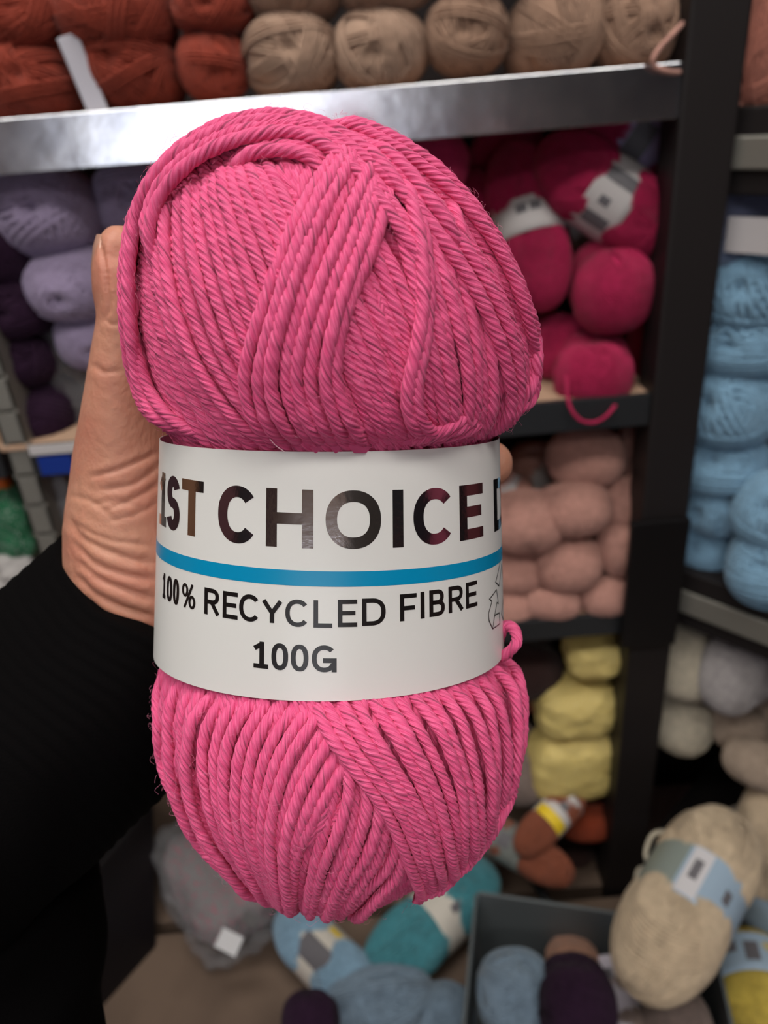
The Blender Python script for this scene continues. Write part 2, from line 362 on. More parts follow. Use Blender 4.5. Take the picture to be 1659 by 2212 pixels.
lint = catmull(np.array([tuple((lambda h: h[0]+h[1]*2.6)(hit(x, y, (705, 640)))) for x, y in ((593, 931), (604, 944), (621, 957))]), 10)
link('lint_fibre', mesh_np('lint_fibre', loc(tube_np(lint, .07, 5)[0]), tube_np(lint, .07, 5)[1]), y_o, mat('pale_lint', (244, 200, 216), rough=.7))
# --- paper band
def band_pt(s_th, v, off=0.0):
    c, a, b_ = ring(v); t = s_th
    n_ = np.stack([-np.cos(t)/a, 0*t, np.sin(t)/b_], -1); n_ /= np.linalg.norm(n_, axis=-1)[..., None]
    return np.stack([c-a*np.cos(t), v+0*t, b_*np.sin(t)], -1)+n_*off
thr = np.linspace(0, 2*PI, 241)[:-1]
rows = np.linspace(-31, 16.8, 26)
Vb = [band_pt(thr, v) for v in rows]+[band_pt(thr, v, -.14) for v in rows[::-1]]
Vb = np.array(Vb); nb = len(Vb)
Fb = grid_faces(nb, 240); last = (nb-1)*240+np.arange(240); first = np.arange(240)
Fb = np.vstack([Fb, np.stack([last, np.roll(last, -1), np.roll(first, -1), first], 1)])
band = link('label_band', mesh_np('label_band', loc(Vb.reshape(-1, 3)), Fb), skein, paper)
for p in band.data.polygons: p.use_smooth = True
es = band.modifiers.new('es', 'EDGE_SPLIT'); es.split_angle = R(50)
# arc length -> angle (measured round the ring at v = -7, zero at the middle of the front)
tf = np.linspace(R(-60), R(240), 3001); c_, a_, b__ = ring(-7)
ds = np.hypot(a_*np.sin(tf), b__*np.cos(tf)); sl = np.r_[0, np.cumsum((ds[1:]+ds[:-1])/2*np.diff(tf))]; sl -= np.interp(R(90), tf, sl)
def on_label(s, v, off=.05): return band_pt(np.interp(s, sl, tf), v, off)
def dv(s): return -.022*s
class Ink:
    def __init__(s): s.V = []; s.F = []
    def poly(s, pts, t, closed=False, cap=True):
        pts = [np.array(p, float) for p in pts]
        if not closed and cap:
            a = pts[0]-pts[1]; pts[0] = pts[0]+a/np.linalg.norm(a)*t/2; a = pts[-1]-pts[-2]; pts[-1] = pts[-1]+a/np.linalg.norm(a)*t/2
        if closed: pts = pts+[pts[0]]
        q = [pts[0]]
        for a, b_ in zip(pts[:-1], pts[1:]):
            n = max(1, int(np.linalg.norm(b_-a)/.4))
            for k in range(1, n+1): q.append(a+(b_-a)*k/n)
        q = np.array(q); d = np.diff(q, axis=0); d /= np.linalg.norm(d, axis=1)[:, None]
        dn = np.vstack([d[-1:] if closed else d[:1], d]); dx = np.vstack([d, d[:1] if closed else d[-1:]])
        m = dn+dx; m /= np.linalg.norm(m, axis=1)[:, None]; n_ = np.stack([-m[:, 1], m[:, 0]], 1)
        k = 1/np.clip((m*dn).sum(1), .5, 1); base = len(s.V)
        for i in range(len(q)):
            s.V.append(q[i]+n_[i]*k[i]*t/2); s.V.append(q[i]-n_[i]*k[i]*t/2)
        for i in range(len(q)-1):
            a = base+2*i; s.F.append((a, a+1, a+3, a+2))
    def build(s, name, m, parent, off=.05, shift=True):
        V = np.array(s.V); sv_ = V[:, 0]; v = V[:, 1]+(dv(sv_) if shift else 0)
        P = np.array([on_label(a, b_, off) for a, b_ in zip(sv_, v)])
        return link(name, mesh_np(name, loc(P), np.array(s.F)), parent, m)
def ell(cx, cy, rx, ry, a0, a1, n=36, e=1.0):
    o = []
    for a in np.linspace(R(a0), R(a1), n):
        c, s = math.cos(a), math.sin(a)
        o.append((cx+rx*math.copysign(abs(c)**e, c), cy+ry*math.copysign(abs(s)**e, s)))
    return o
GL = {
 'I': [[(.5, 0), (.5, 1)]], 'T': [[(.5, 0), (.5, .9)], [(0, 1), (1, 1)]], 'L': [[(0, 1), (0, 0), (1, 0)]],
 'H': [[(0, 0), (0, 1)], [(1, 0), (1, 1)], [(.1, .5), (.9, .5)]],
 'E': [[(0, 0), (0, 1)], [(.1, 1), (1, 1)], [(.1, .51), (.88, .51)], [(.1, 0), (1, 0)]],
 'F': [[(0, 0), (0, 1)], [(.1, 1), (1, 1)], [(.1, .47), (.86, .47)]],
 'Y': [[(.02, .97), (.5, .44)], [(.98, .97), (.5, .44)], [(.5, .44), (.5, 0)]],
 'O': ['c', ell(.5, .5, .5, .5, 0, 360, 60, .9)[:-1]], '0': ['c', ell(.5, .5, .5, .5, 0, 360, 60, .85)[:-1]],
 'C': ['n', ell(.5, .5, .53, .5, 40, 320, 48, .92)],
 'G': [[(1, 0), (1, .42), (.56, .42)], ell(.5, .5, .5, .5, 42, 335, 48, .9)],
 'S': ['n', ell(.5, .755, .48, .245, 18, 270, 30, .95)+ell(.5, .255, .5, .255, 90, -162, 32, .95)[1:]],
 'D': ['c', [(0, 0), (0, 1), (.35, 1)]+ell(.38, .5, .62, .5, 88, -88, 30, .85)+[(.35, 0)]],
 'R': [[(0, 0), (0, 1)], [(.05, 1)]+ell(.52, .745, .46, .255, 90, -90, 22, .85)+[(.05, .49)], [(.52, .46), (.98, .03)]],
 'B': [[(0, 0), (0, 1)], [(.05, 1)]+ell(.52, .765, .40, .235, 90, -90, 22, .85)+[(.05, .53)], [(.05, .53)]+ell(.52, .265, .48, .265, 90, -90, 22, .85)+[(.05, 0)]],
 '1': [[(.58, .06), (.58, 1)], [(.5, .97), (.04, .84)], [(0, 0), (1, 0)]],
 '%': ['%'],
}
def glyph(ink, ch, s0, s1, v0, v1, t):
    def mp_(p): return (s0+t/2+p[0]*(s1-s0-t) if s1-s0 > t*1.2 else (s0+s1)/2, v0+t/2+p[1]*(v1-v0-t))
    g = GL[ch]
    if ch == '%':
        t2 = t*.72
        for cx, cy in ((.2, .74), (.8, .26)): ink.poly([mp_(p) for p in ell(cx, cy, .2, .24, 0, 360, 30)[:-1]], t2, True)
        ink.poly([mp_((.2, 0)), mp_((.8, 1))], t2); return
    if g[0] == 'c': ink.poly([mp_(p) for p in g[1]], t, True)
    elif g[0] == 'n': ink.poly([mp_(p) for p in g[1]], t, False, False)
    else:
        for st in g: ink.poly([mp_(p) for p in st], t, cap=len(st) < 20 and ch not in 'Y')
for ch, s0, s1 in (('1', -41.4, -37.0), ('S', -36.7, -31.4), ('T', -30.8, -24.4), ('C', -20.5, -12.2), ('H', -10.4, -1.3), ('O', 1.0, 11.5), ('I', 13.8, 15.9), ('C', 18.2, 27.2), ('E', 28.7, 36.0), ('D', 41.0, 49.5)):
    k = Ink(); glyph(k, ch, s0, s1, -1.1, 9.85, 2.15); k.build('foil_letter', foil, band)
k = Ink(); k.poly([(-52, -6.9+dv(-52)*.3), (-30, -6.85), (0, -6.85), (30, -6.9), (54, -6.7)], 2.95); k.build('blue_stripe', bluem, band)
k = Ink()
for ch, s0, s1 in (('1', -37.9, -36.4), ('0', -35.8, -33.5), ('0', -33.2, -31.0), ('%', -30.2, -25.9), ('R', -23.7, -20.1), ('E', -19.3, -16.0), ('C', -15.6, -11.4), ('Y', -11.2, -6.9), ('C', -6.4, -2.0), ('L', -1.2, 2.3), ('E', 3.3, 6.9), ('D', 7.8, 12.3),
                    ('F', 15.1, 18.5), ('I', 19.3, 20.2), ('B', 21.2, 24.7), ('R', 25.6, 29.3), ('E', 30.1, 33.5)):
    sh = (.0 if s0 < 0 else .022*(s0+s1)/2*1.3)
    glyph(k, ch, s0, s1, -16.05+sh+(-.25 if -12 < s0 < 14 else 0), -10.7+sh+(-.25 if -12 < s0 < 14 else 0), .86)
k.build('printed_fibre_line', inkm, band)
k = Ink()
for ch, s0, s1 in (('1', -12.6, -9.7), ('0', -9.1, -5.9), ('0', -5.4, -2.1), ('G', -1.5, 3.1)): glyph(k, ch, s0, s1, -25.1, -19.75, .92)
k.build('printed_weight', inkm, band)
k = Ink(); t = .28                                                # recycling arrows in outline
for pl in ([(46.2, -7.6), (44.2, -9.6), (41.1, -12.8), (43.3, -14.2), (46.3, -10.2), (49.2, -14.2), (51.2, -13.0), (50.6, -16.2), (47.6, -17.0), (48.6, -15.2)],
           ):
    k.poly(pl[:6], t, False, False)
k.poly([(46.2, -7.6), (50.5, -7.6), (53.5, -12.0), (55.0, -11.0), (54.5, -15.0), (51.0, -14.0), (52.3, -13.0), (49.6, -9.2), (46.2, -7.6)], t, False, False)
k.poly([(41.5, -14.5), (38.0, -15.6), (39.0, -16.4), (37.4, -18.6), (37.6, -20.2), (39.1, -22.4), (43.3, -22.6), (43.1, -20.1), (40.2, -19.8), (41.6, -17.4), (42.6, -17.9), (41.5, -14.5)], t, False, False)
k.poly([(39.1, -22.4), (40.2, -19.8)], t, False, False)
k.poly([(44.8, -20.9), (47.8, -18.4), (47.8, -19.7), (53.0, -19.7), (55.2, -16.2), (57.0, -19.5), (54.6, -22.5), (47.8, -22.6), (47.8, -23.9), (44.8, -20.9)], t, False, False)
k.build('recycling_symbol', inkm, band, shift=False)

# ================================================================== HAND
person = empty('person', label="left hand and black knitted sleeve of the person holding the pink skein", cat='person')
person.matrix_world = M @ Matrix.Translation(Vector((-.06, -.07, -.215)))
Pinv = person.matrix_world.inverted()
def CC(x, y, z): return np.array(tuple(Pinv @ PC(x, y, z/1000.)))      # pixel + depth(mm) -> person-local metres
back = np.array([0, 0, 1.])
def ell_tube(pts, rx, ry, seg=24, rings=40, caps=True, ref=back):
    """pts: list of (x px, y px, depth mm); rx sideways radius, ry front-back radius, mm"""
    P = catmull(np.array([CC(*p) for p in pts]), rings)
    q = np.linspace(0, 1, len(pts)); qq = np.linspace(0, 1, rings)
    def sm(a): return catmull(np.array(a, float)[:, None], rings)[:, 0]/1000.
    a, b_ = sm(rx), sm(ry)
    T, Nn, B = frames(P, np.tile(ref, (rings, 1)))
    t = np.linspace(0, 2*PI, seg, endpoint=False)
    rowsV = []
    if caps:
        for k in (4, 3, 2, 1):
            f = k/4.5; c = math.sqrt(1-f*f); rowsV.append(P[0]-T[0]*f*(a[0]+b_[0])/2+c*(b_[0]*np.cos(t)[:, None]*Nn[0]+a[0]*np.sin(t)[:, None]*B[0]))
    for i in range(rings): rowsV.append(P[i]+b_[i]*np.cos(t)[:, None]*Nn[i]+a[i]*np.sin(t)[:, None]*B[i])
    if caps:
        for k in (1, 2, 3, 4):
            f = k/4.5; c = math.sqrt(1-f*f); rowsV.append(P[-1]+T[-1]*f*(a[-1]+b_[-1])/2+c*(b_[-1]*np.cos(t)[:, None]*Nn[-1]+a[-1]*np.sin(t)[:, None]*B[-1]))
    V = np.array(rowsV); nr = len(V); Fq = grid_faces(nr, seg)
    V = V.reshape(-1, 3); 
    c0, c1 = V[:seg].mean(0), V[-seg:].mean(0); n0 = len(V); V = np.vstack([V, c0, c1])
    j = np.arange(seg); f0 = np.stack([np.roll(j, -1), j, np.full(seg, n0), np.full(seg, n0)], 1); f1 = np.stack([(nr-1)*seg+j, (nr-1)*seg+np.roll(j, -1), np.full(seg, n0+1), np.full(seg, n0+1)], 1)
    return V, Fq, f0, f1
bmh = bmesh.new()
def add_part(*a, **k):
    V, Fq, f0, f1 = ell_tube(*a, **k)
    vs = [bmh.verts.new(v) for v in V]
    for f in Fq: bmh.faces.new([vs[i] for i in f])
    for f in np.vstack([f0, f1]): bmh.faces.new([vs[i] for i in f[:3]])
mmpx = lambda px, z: px*z/F
# thumb with the ball of the thumb running down to the wrist: (left outline px, y, half width px, depth)
TH = [(214, 545, 50, 183, 8), (204, 575, 60, 184, 9.5), (205, 630, 63, 185, 10), (214, 690, 62, 186, 9.6), (202, 760, 68, 188, 10), (190, 830, 78, 190, 11), (176, 900, 95, 193, 13), (162, 970, 118, 197, 16), (153, 1050, 140, 201, 19), (145, 1150, 158, 204, 21), (152, 1235, 165, 206, 22), (192, 1310, 160, 208, 21), (245, 1375, 150, 210, 20)]
add_part([(l+hw, y, z) for l, y, hw, z, ry in TH], [mmpx(hw, z)*.985 for l, y, hw, z, ry in TH], [ry for *_, ry in TH], rings=60)
add_part([(420, 1370, 222), (440, 1230, 224), (480, 1080, 225), (520, 940, 226), (540, 840, 226)], [24, 32, 37, 39, 38], [15, 15, 14, 12, 10])          # palm
add_part([(330, 1120, 212), (400, 1080, 220), (470, 1040, 224)], [22, 24, 22], [16, 15, 13])
add_part([(330, 1290, 212), (320, 1400, 212), (230, 1480, 212), (60, 1640, 212)], [25, 25, 25, 26], [19, 18, 18, 19])                              # wrist
for y0, y1, tipx, tz, r in ((850, 820, 1040, 206, 7.6), (960, 1003, 1058, 192, 7.4), (1075, 1125, 1015, 202, 7.2), (1180, 1235, 930, 206, 6.3)):
    add_part([(600, y0, 227), (760, (y0+y1)/2, 229), (900, y1, 226), (990, y1, 216) if tipx > 1000 else (870, y1, 224), (tipx, y1, tz)], [r+1.5, r+.6, r+.2, r-.2, r-1.3], [r+1, r+.3, r, r-.4, r-1.5], rings=34)
me = bpy.data.meshes.new('hand'); bmesh.ops.recalc_face_normals(bmh, faces=bmh.faces); bmh.to_mesh(me); bmh.free()
hand = link('hand', me, person, skin)
rm = hand.modifiers.new('r', 'REMESH'); rm.mode = 'VOXEL'; rm.voxel_size = .0009
smm = hand.modifiers.new('s', 'SMOOTH'); smm.factor = .6; smm.iterations = 12
ss = hand.modifiers.new('sub', 'SUBSURF'); ss.levels = ss.render_levels = 1
bpy.context.view_layer.update()
hm = bpy.data.meshes.new_from_object(hand.evaluated_get(bpy.context.evaluated_depsgraph_get()))
hand.modifiers.clear(); hand.data = hm; hm.name = 'hand'; hm.materials.clear(); hm.materials.append(skin)
# creases of the palm side: where the skin folds (points as they lie on the hand)
CR = [([(190, 1032), (264, 1011), (345, 975)], .55, 5), ([(216, 1059), (288, 1045), (345, 1006)], .45, 5), ([(228, 1102), (297, 1073), (345, 1044)], .4, 5),
      ([(200, 1090), (250, 1082), (300, 1096)], .3, 5), ([(149, 1120), (182, 1165), (268, 1203), (340, 1219)], .7, 7), ([(155, 1165), (206, 1217), (268, 1241), (340, 1253)], .8, 7),
      ([(160, 1205), (216, 1251), (288, 1280), (340, 1296)], .8, 7), ([(163, 1235), (201, 1280), (268, 1313), (340, 1336)], .9, 7), ([(180, 1285), (240, 1335), (330, 1360)], .7, 6),
      ([(160, 1130), (230, 1165), (330, 1180)], .4, 5), ([(228, 1128), (290, 1112), (345, 1085)], .3, 5), ([(150, 1070), (200, 1085), (250, 1125)], .3, 5), ([(198, 785), (224, 803), (262, 800)], .35, 6), 
      ([(212, 505), (224, 560), (232, 620), (236, 665), (228, 690)], .55, 4), ([(226, 690), (240, 700), (262, 700)], .3, 5)]
nvh = len(hm.vertices); co = np.empty(nvh*3); hm.vertices.foreach_get('co', co); co = co.reshape(-1, 3); no = np.empty(nvh*3); hm.vertices.foreach_get('normal', no); no = no.reshape(-1, 3)
pm = np.array(person.matrix_world); camc = co @ pm[:3, :3].T+pm[:3, 3]; cl = (camc-np.array(CAM)) @ np.array([list(Xc), list(Yc), list(-fwd)]).T
px = CX+F*cl[:, 0]/-cl[:, 2]; py = CY-F*cl[:, 1]/-cl[:, 2]
nz = (no @ pm[:3, :3].T) @ np.array(-fwd); facing = np.clip(nz*3+.6, 0, 1)
disp = np.zeros(nvh)
for pl, dep, w in CR:
    q = catmull(pl, 40); d = np.full(nvh, 1e9); tpar = np.zeros(nvh)
    m_ = (px > q[:, 0].min()-40) & (px < q[:, 0].max()+40) & (py > q[:, 1].min()-40) & (py < q[:, 1].max()+40)
    idx = np.where(m_)[0]
    dd = np.hypot(px[idx][:, None]-q[None, :, 0], py[idx][:, None]-q[None, :, 1]); d[idx] = dd.min(1); tpar[idx] = dd.argmin(1)/39.
    e = np.clip(np.minimum(tpar, 1-tpar)*6+.15, 0, 1)
    dep *= .8; w *= 1.15; disp -= dep*e*np.exp(-(d/w)**2)*facing; disp += .35*dep*e*np.exp(-((d-w*2.4)/(w*1.6))**2)*facing
co = co+no*(disp/1000.)[:, None]; hm.vertices.foreach_set('co', co.astype(np.float32).ravel())
for p in hm.polygons: p.use_smooth = True
hm.update()
# thumb nail: a curved plate on the back (left) side of the thumb
nb_ = Acc(); rowsN = []
for i, u in enumerate(np.linspace(0, 1, 14)):
    y = 507+u*172; lx = np.interp(y, [507, 530, 575, 630, 690], [213, 205, 200.5, 203, 217]); 
    wdt = .8+.2*math.sin(u*PI)
    r_ = []
    for a in np.linspace(-1, 1, 11):
        z = 184+a*6.3*wdt-1.5; x = lx-2.0+a*a*17*wdt
        r_.append(CC(x, y, z))
    rowsN.append(r_)
Vn = np.array(rowsN).reshape(-1, 3)
nail = link('thumb_nail', mesh_np('thumb_nail', Vn, grid_faces(14, 11, wrap=False)), hand, nailm)
sd = nail.modifiers.new('t', 'SOLIDIFY'); sd.thickness = .0005; sd.offset = 0
tag(nail, label='thumb nail seen edge on')

# sleeve: a knitted tube, its mouth pulled down over the heel of the hand
dirp = np.array([-.72, .69]); e1 = np.array([.69, .72])
rowsS = []; NS = 96
def sleeve_ring(cx, cy, z, hw, zr, front=0, wob=0, ph=0):
    r_ = []
    for a in np.linspace(0, 2*PI, NS, endpoint=False):
        c, s = math.cos(a), math.sin(a)
        sh = front*max(s, 0)**.5*max(.12, min(1, (c+.3)/.7)) if s > 0 else 0
        k = 1+wob*math.sin(3*a+ph)+wob*.6*math.sin(5*a-ph*1.7)
        x = cx-c*e1[0]*hw*k+sh*dirp[0]; y = cy-c*e1[1]*hw*k+sh*dirp[1]
        r_.append(CC(x, y, z-zr*s*k))
    return r_
cx, cy = 330., 1350.
rowsS.append(sleeve_ring(cx+20, cy-20, 212, 235, 26, 74)); rowsS.append(sleeve_ring(cx+6, cy-6, 212, 255, 30, 74)); 
nL = 150
for i in range(nL):
    u = i/(nL-1); dd = u*1050; k = 1 if u < .22 else 1
    z = 212-22*u; hw = 276+6*math.sin(u*9)+30*max(0, u-.1)
    rib = 1.6*math.sin(dd/5.6*1.0) if dd < 420 else .5*math.sin(dd/5.6)
    fold = 0 if dd < 300 else .02*min(1, (dd-300)/200)
    rowsS.append(sleeve_ring(cx+dirp[0]*dd, cy+dirp[1]*dd, z, hw+rib, 33+rib*.12+8*u, 74*(1-min(1, u*2)), fold, dd/90.))
Vs = np.array(rowsS).reshape(-1, 3)
slv = link('sleeve', mesh_np('sleeve', Vs, grid_faces(len(rowsS), NS)), person, black_knit)
tag(slv, label='black finely ribbed knitted sleeve')

jv = ell_tube([(60, 1760, 236), (20, 1900, 228), (5, 2060, 215), (-10, 2300, 200), (-20, 2500, 190)], [18, 26, 25.5, 25, 25], [22, 30, 32, 34, 34], seg=64, rings=80)
Vj = jv[0].copy(); 
for i in range(len(Vj)): Vj[i] += .0012*math.sin(Vj[i][1]*260+3*math.sin(Vj[i][0]*90))*np.array([1, 0, .6])
jk = link('jacket', mesh_np('jacket', Vj, np.vstack([jv[1]])), person, black_knit); tag(jk, label='black jacket front below the sleeve')

# ================================================================== SHELVING
XL, XR = -.36, .285
def struct(o): o['kind'] = 'structure'; return o
struct(box('floor', (-3, -3.5, -.02), (3, 2.5, 0), mat('floor_vinyl', (120, 112, 104), rough=.4, vary=(6, (104, 97, 92), .4, .6)), bevel=0))
struct(box('ceiling', (-3, -3.5, 2.9), (3, 2.5, 2.95), mat('ceiling_white', (205, 205, 200), rough=.9), bevel=0))
struct(box('wall_back', (-3, 1.3, 0), (3, 1.36, 2.9), mat('wall_paint', (150, 146, 142), rough=.9, bump=(40, .2, .002)), bevel=0))
struct(box('wall_front', (-3, -3.4, 0), (3, -3.34, 2.9), mat('wall_paint_warm', (150, 128, 116), rough=.9, bump=(40, .2, .002)), bevel=0))
unit = empty('shelving_unit', (0, 1.04, 0), 'black metal wall shelving unit stocked with yarn behind the pink skein', 'shelf')
def ubox(name, lo, hi, m, bevel=.001, un=None, mtx=None):
    un = un or unit; o = (un.location if un.rotation_euler.z == 0 else Vector((0, 0, 0)))
    return box(name, Vector(lo)-o, Vector(hi)-o, m, un, mtx, bevel)
ubox('back_panel', (-.95, 1.04, .2), (.60, 1.05, 1.9), backm)
SHZ = [(1.410, 1.368), (1.114, 1.081), (.839, .811), (.30, .27)]
for i, (zt, zb) in enumerate(SHZ[:3]):
    ubox('shelf_board', (-.95, .752, zt-.006), (.292, 1.038, zt-.001), boardm)
    x0 = -.95 if i == 0 else -.361
    l = ubox('shelf_lip', (x0, .744, zb), (.284, .7515, zt+.001), galv if i == 0 else lipdark, .0007)
    if i == 0: tag(l, label='shiny galvanised front lip of the top shelf')
ubox('shelf_lip', (-.95, .744, 1.081), (-.391, .7515, 1.115), lipdark, .002)
ubox('upright', (.284, .738, 0), (.336, .785, 1.9), darkmetal, .003)
ubox('upright', (.284, 1.0, 0), (.336, 1.038, 1.9), darkmetal, .003)
ubox('base_shelf', (-.95, .752, .30), (.283, 1.038, .33), plinthm)
# slotted grey upright at the left
bm = bmesh.new(); add_box(bm, (-.389, .7545, .9), (-.385, .80, 1.365)); add_box(bm, (-.367, .7545, .9), (-.363, .80, 1.365))
for k in range(25, 38): add_box(bm, (-.389, .7545, k*.036), (-.363, .757, k*.036+.033))
bm.transform(Matrix.Translation((0, -1.04, 0))); tag(bm_obj('slotted_upright', bm, greysteel, unit, bevel=.0008), label='slotted grey steel upright')
ubox('ticket_strip', (-.352, .7405, 1.083), (-.318, .7435, 1.103), mat('blue_ticket', (22, 52, 140), rough=.4), 0)
ubox('ticket_strip', (-.358, .7405, 1.106), (-.30, .7435, 1.116), paperg, 0)
ubox('bracket_cover', (.270, .728, .80), (.3355, .737, .972), mat('black_plastic', (16, 14, 16), rough=.35), .002)
ubox('side_panel', (.3375, .79, 0), (.342, 1.038, 1.9), backm)
# the unit on the right, turned in the corner
runit = empty('shelving_unit', (.335+.15, .77+.12, 0), 'black metal shelving unit at right, turned toward the aisle and holding blue and cream yarn', 'shelf')
runit.rotation_euler.z = math.atan2(RD.y, RD.x)
def rbox(name, t0, t1, o0, o1, z0, z1, m, bevel=.001):
    a = runit.location; e = Vector((RD.x, RD.y, 0)); n = RN; d = RP-Vector((a.x, a.y, 0)); tx, ty = d.dot(e), d.dot(n)
    return box(name, (t0+tx, o0+ty, z0), (t1+tx, o1+ty, z1), m, runit, None, bevel)
rbox('back_panel', .02, .70, .30, .31, .2, 1.9, backm)
for zt, zb, mm in ((1.352, 1.322, greysteel), (.868, .836, greysteel), (.385, .36, lipdark)):
    rbox('shelf_board', .012, .70, .006, .298, zt+.008, zt+.02, darkmetal)
    rbox('shelf_lip', .012, .70, -.006, .005, zb-.022, zt+.021, darkmetal, .002)
    rbox('price_rail', .012, .70, -.012, -.007, zb, zt-.002, mm, .002)
rbox('shelf_board', .03, .70, .10, .298, .56, .57, darkmetal)

# plinth the loose stock stands on
pl = box('display_plinth', (-.75, .30, .02), (.75, .732, .33), plinthm); tag(pl, 'brown board base of the display, below the lowest shelf', 'plinth')

# ================================================================== YARN STOCK
def superr(d, a, b_, c, e=2.5):
    return (abs(d[0]/a)**e+abs(d[1]/b_)**e+abs(d[2]/c)**e)**(-1/e)
def ball_mesh(name, seed, ax=.04, ay=.04, az=.055, waist=0.0, hole=True, sr=.0013, nb=26, per=5, twisty=.55):
    """a wound ball, long axis z: solid core plus criss-cross strands that leave a dimple at each end"""
    r_ = random.Random(seed); acc = Acc()
    def surf(d):
        k = superr(d, ax, ay, az, 2.35); p = d*k
        if waist: p = p*np.array([1-waist*math.exp(-(p[2]/(az*.28))**2), 1-waist*math.exp(-(p[2]/(az*.28))**2), 1])
        if hole:
            rr = math.hypot(p[0], p[1]); dz = .010*math.exp(-(rr/.007)**2); p = p-np.array([0, 0, math.copysign(dz, p[2])*(1 if abs(p[2]) > az*.5 else 0)])
        return p
    nr, nc = 28, 32; V = []
    for i in range(nr):
        ph = PI*(i+.02)/(nr-1+.04)
        for j in range(nc):
            t = 2*PI*j/nc; V.append(surf(np.array([math.sin(ph)*math.cos(t), math.sin(ph)*math.sin(t), math.cos(ph)]))*.975)
    acc.add(np.array(V), grid_faces(nr, nc))
    for bI in range(nb):
        tilt = r_.gauss(0, twisty); az_ = r_.random()*PI; lay = 1+.045*r_.random()*(bI/nb)+.015*(bI/nb)
        n0 = np.array([math.cos(az_)*math.cos(tilt), math.sin(az_)*math.cos(tilt), math.sin(tilt)])
        e1_ = np.cross(n0, [0, 0, 1.]); e1_ /= np.linalg.norm(e1_); e2_ = np.cross(n0, e1_)
        side0 = r_.uniform(-.25, .25)
        for s in range(per):
            o = side0+(s-per/2)*sr*1.9/ax; P = []; nn = 52
            for t in np.linspace(0, 2*PI, nn, endpoint=False):
                d = e1_*math.cos(t)+e2_*math.sin(t)+n0*(o+.05*math.sin(2*t+bI)); d = d/np.linalg.norm(d)
                P.append(surf(d)*lay)
            P = np.array(P+[P[0], P[1]]); Vt, Ft = tube_np(P, sr, 5, P/np.linalg.norm(P, axis=1)[:, None]); acc.add(Vt, Ft)
    return acc.mesh(name)
BALLS = [ball_mesh('wound_ball', 11+i, sr=.0017, nb=20, per=3, twisty=.75, hole=i != 1) for i in range(5)]
FUZZ = [ball_mesh('soft_ball', 31+i, sr=.0026, nb=16, per=4, twisty=.8) for i in range(2)]
BULB = [ball_mesh('skein_body', 51+i, az=.075, waist=.16, hole=False, nb=26, per=6, twisty=.25) for i in range(3)]
SMOOTHB = [ball_mesh('fine_skein_body', 61+i, az=.075, waist=.16, hole=False, nb=24, per=8, sr=.0008, twisty=.3) for i in range(2)]
cnt = {}
def set_mat(o, m):
    if not o.data.materials: o.data.materials.append(m)
    o.material_slots[0].link = 'OBJECT'; o.material_slots[0].material = m
def put(meshes, P, sc, m, label, group=None, rot=(90, 0, 0), name='yarn_ball', cat='yarn'):
    k = cnt.get(name, 0); cnt[name] = k+1
    o = link(name, meshes[k % len(meshes)]); set_mat(o, m); o.location = P; o.scale = sc
    o.rotation_euler = (R(rot[0]), R(rot[1]), R(rot[2]))
    return tag(o, label, cat, group)
def end_ball(px, py, w, h, Yd, m, label, group, meshes=BALLS, plane='Y', ln=1.0, tilt=None, name='yarn_ball'):
    """a ball whose end faces the aisle; px extents w x h as seen"""
    P = PY(px, py, Yd) if plane == 'Y' else PL(px, py, Yd) if plane == 'L' else PZ(px, py, Yd)
    d = depth(P); sx = w*d/F/.083; sy = h*d/F/.083
    if rnd.random() < .5: sx, sy, rl = sy, sx, 90
    else: rl = 180*rnd.randint(0, 1)
    k = rnd.uniform(-12, 12); yaw = 0 if plane != 'L' else math.degrees(math.atan2(RD.y, RD.x))
    el = (90 if tilt is None else tilt)+rnd.uniform(-14, 14)
    o = put(meshes, P, (sx, sy, ln*(sx+sy)/2), m, label, group, (0, 0, 0), name)
    o.rotation_euler = (Matrix.Rotation(R(k+yaw), 3, 'Z') @ Matrix.Rotation(R(el), 3, 'X') @ Matrix.Rotation(R(rl), 3, 'Z')).to_euler()
    return o
rust = wool('rust', (156, 64, 48)); taupe = wool('taupe', (190, 158, 138)); taupe2 = wool('brown_taupe', (172, 138, 118))
lilac = wool('lilac', (172, 156, 192), .6); plum = wool('plum', (48, 24, 50), .1); magenta = wool('magenta', (186, 34, 86)); magenta2 = wool('bright_pink', (226, 62, 122)); red = wool('crimson', (176, 14, 44))
dusty = wool('dusty_pink', (210, 158, 146)); sky = wool('sky_blue', (134, 176, 208), .5); cream = wool('cream', (226, 204, 176)); offwhite = wool('off_white', (206, 196, 178)); beige = wool('beige', (188, 168, 152))
salmon = wool('salmon', (196, 126, 110)); copper = wool('copper', (150, 84, 62)); teal = wool('teal', (74, 148, 162), .5); greyblue = wool('grey_blue', (128, 150, 172), .5); paleblue = wool('pale_blue', (140, 176, 204), .5)
brownd = wool('dark_brown', (58, 36, 34)); yellow = wool('yellow', (232, 206, 96)); peach = wool('peach', (196, 148, 126)); mauve = wool('grey_mauve', (150, 132, 126)); orange_w = wool('burnt_orange', (150, 62, 36)); white_w = wool('white', (190, 184, 186))

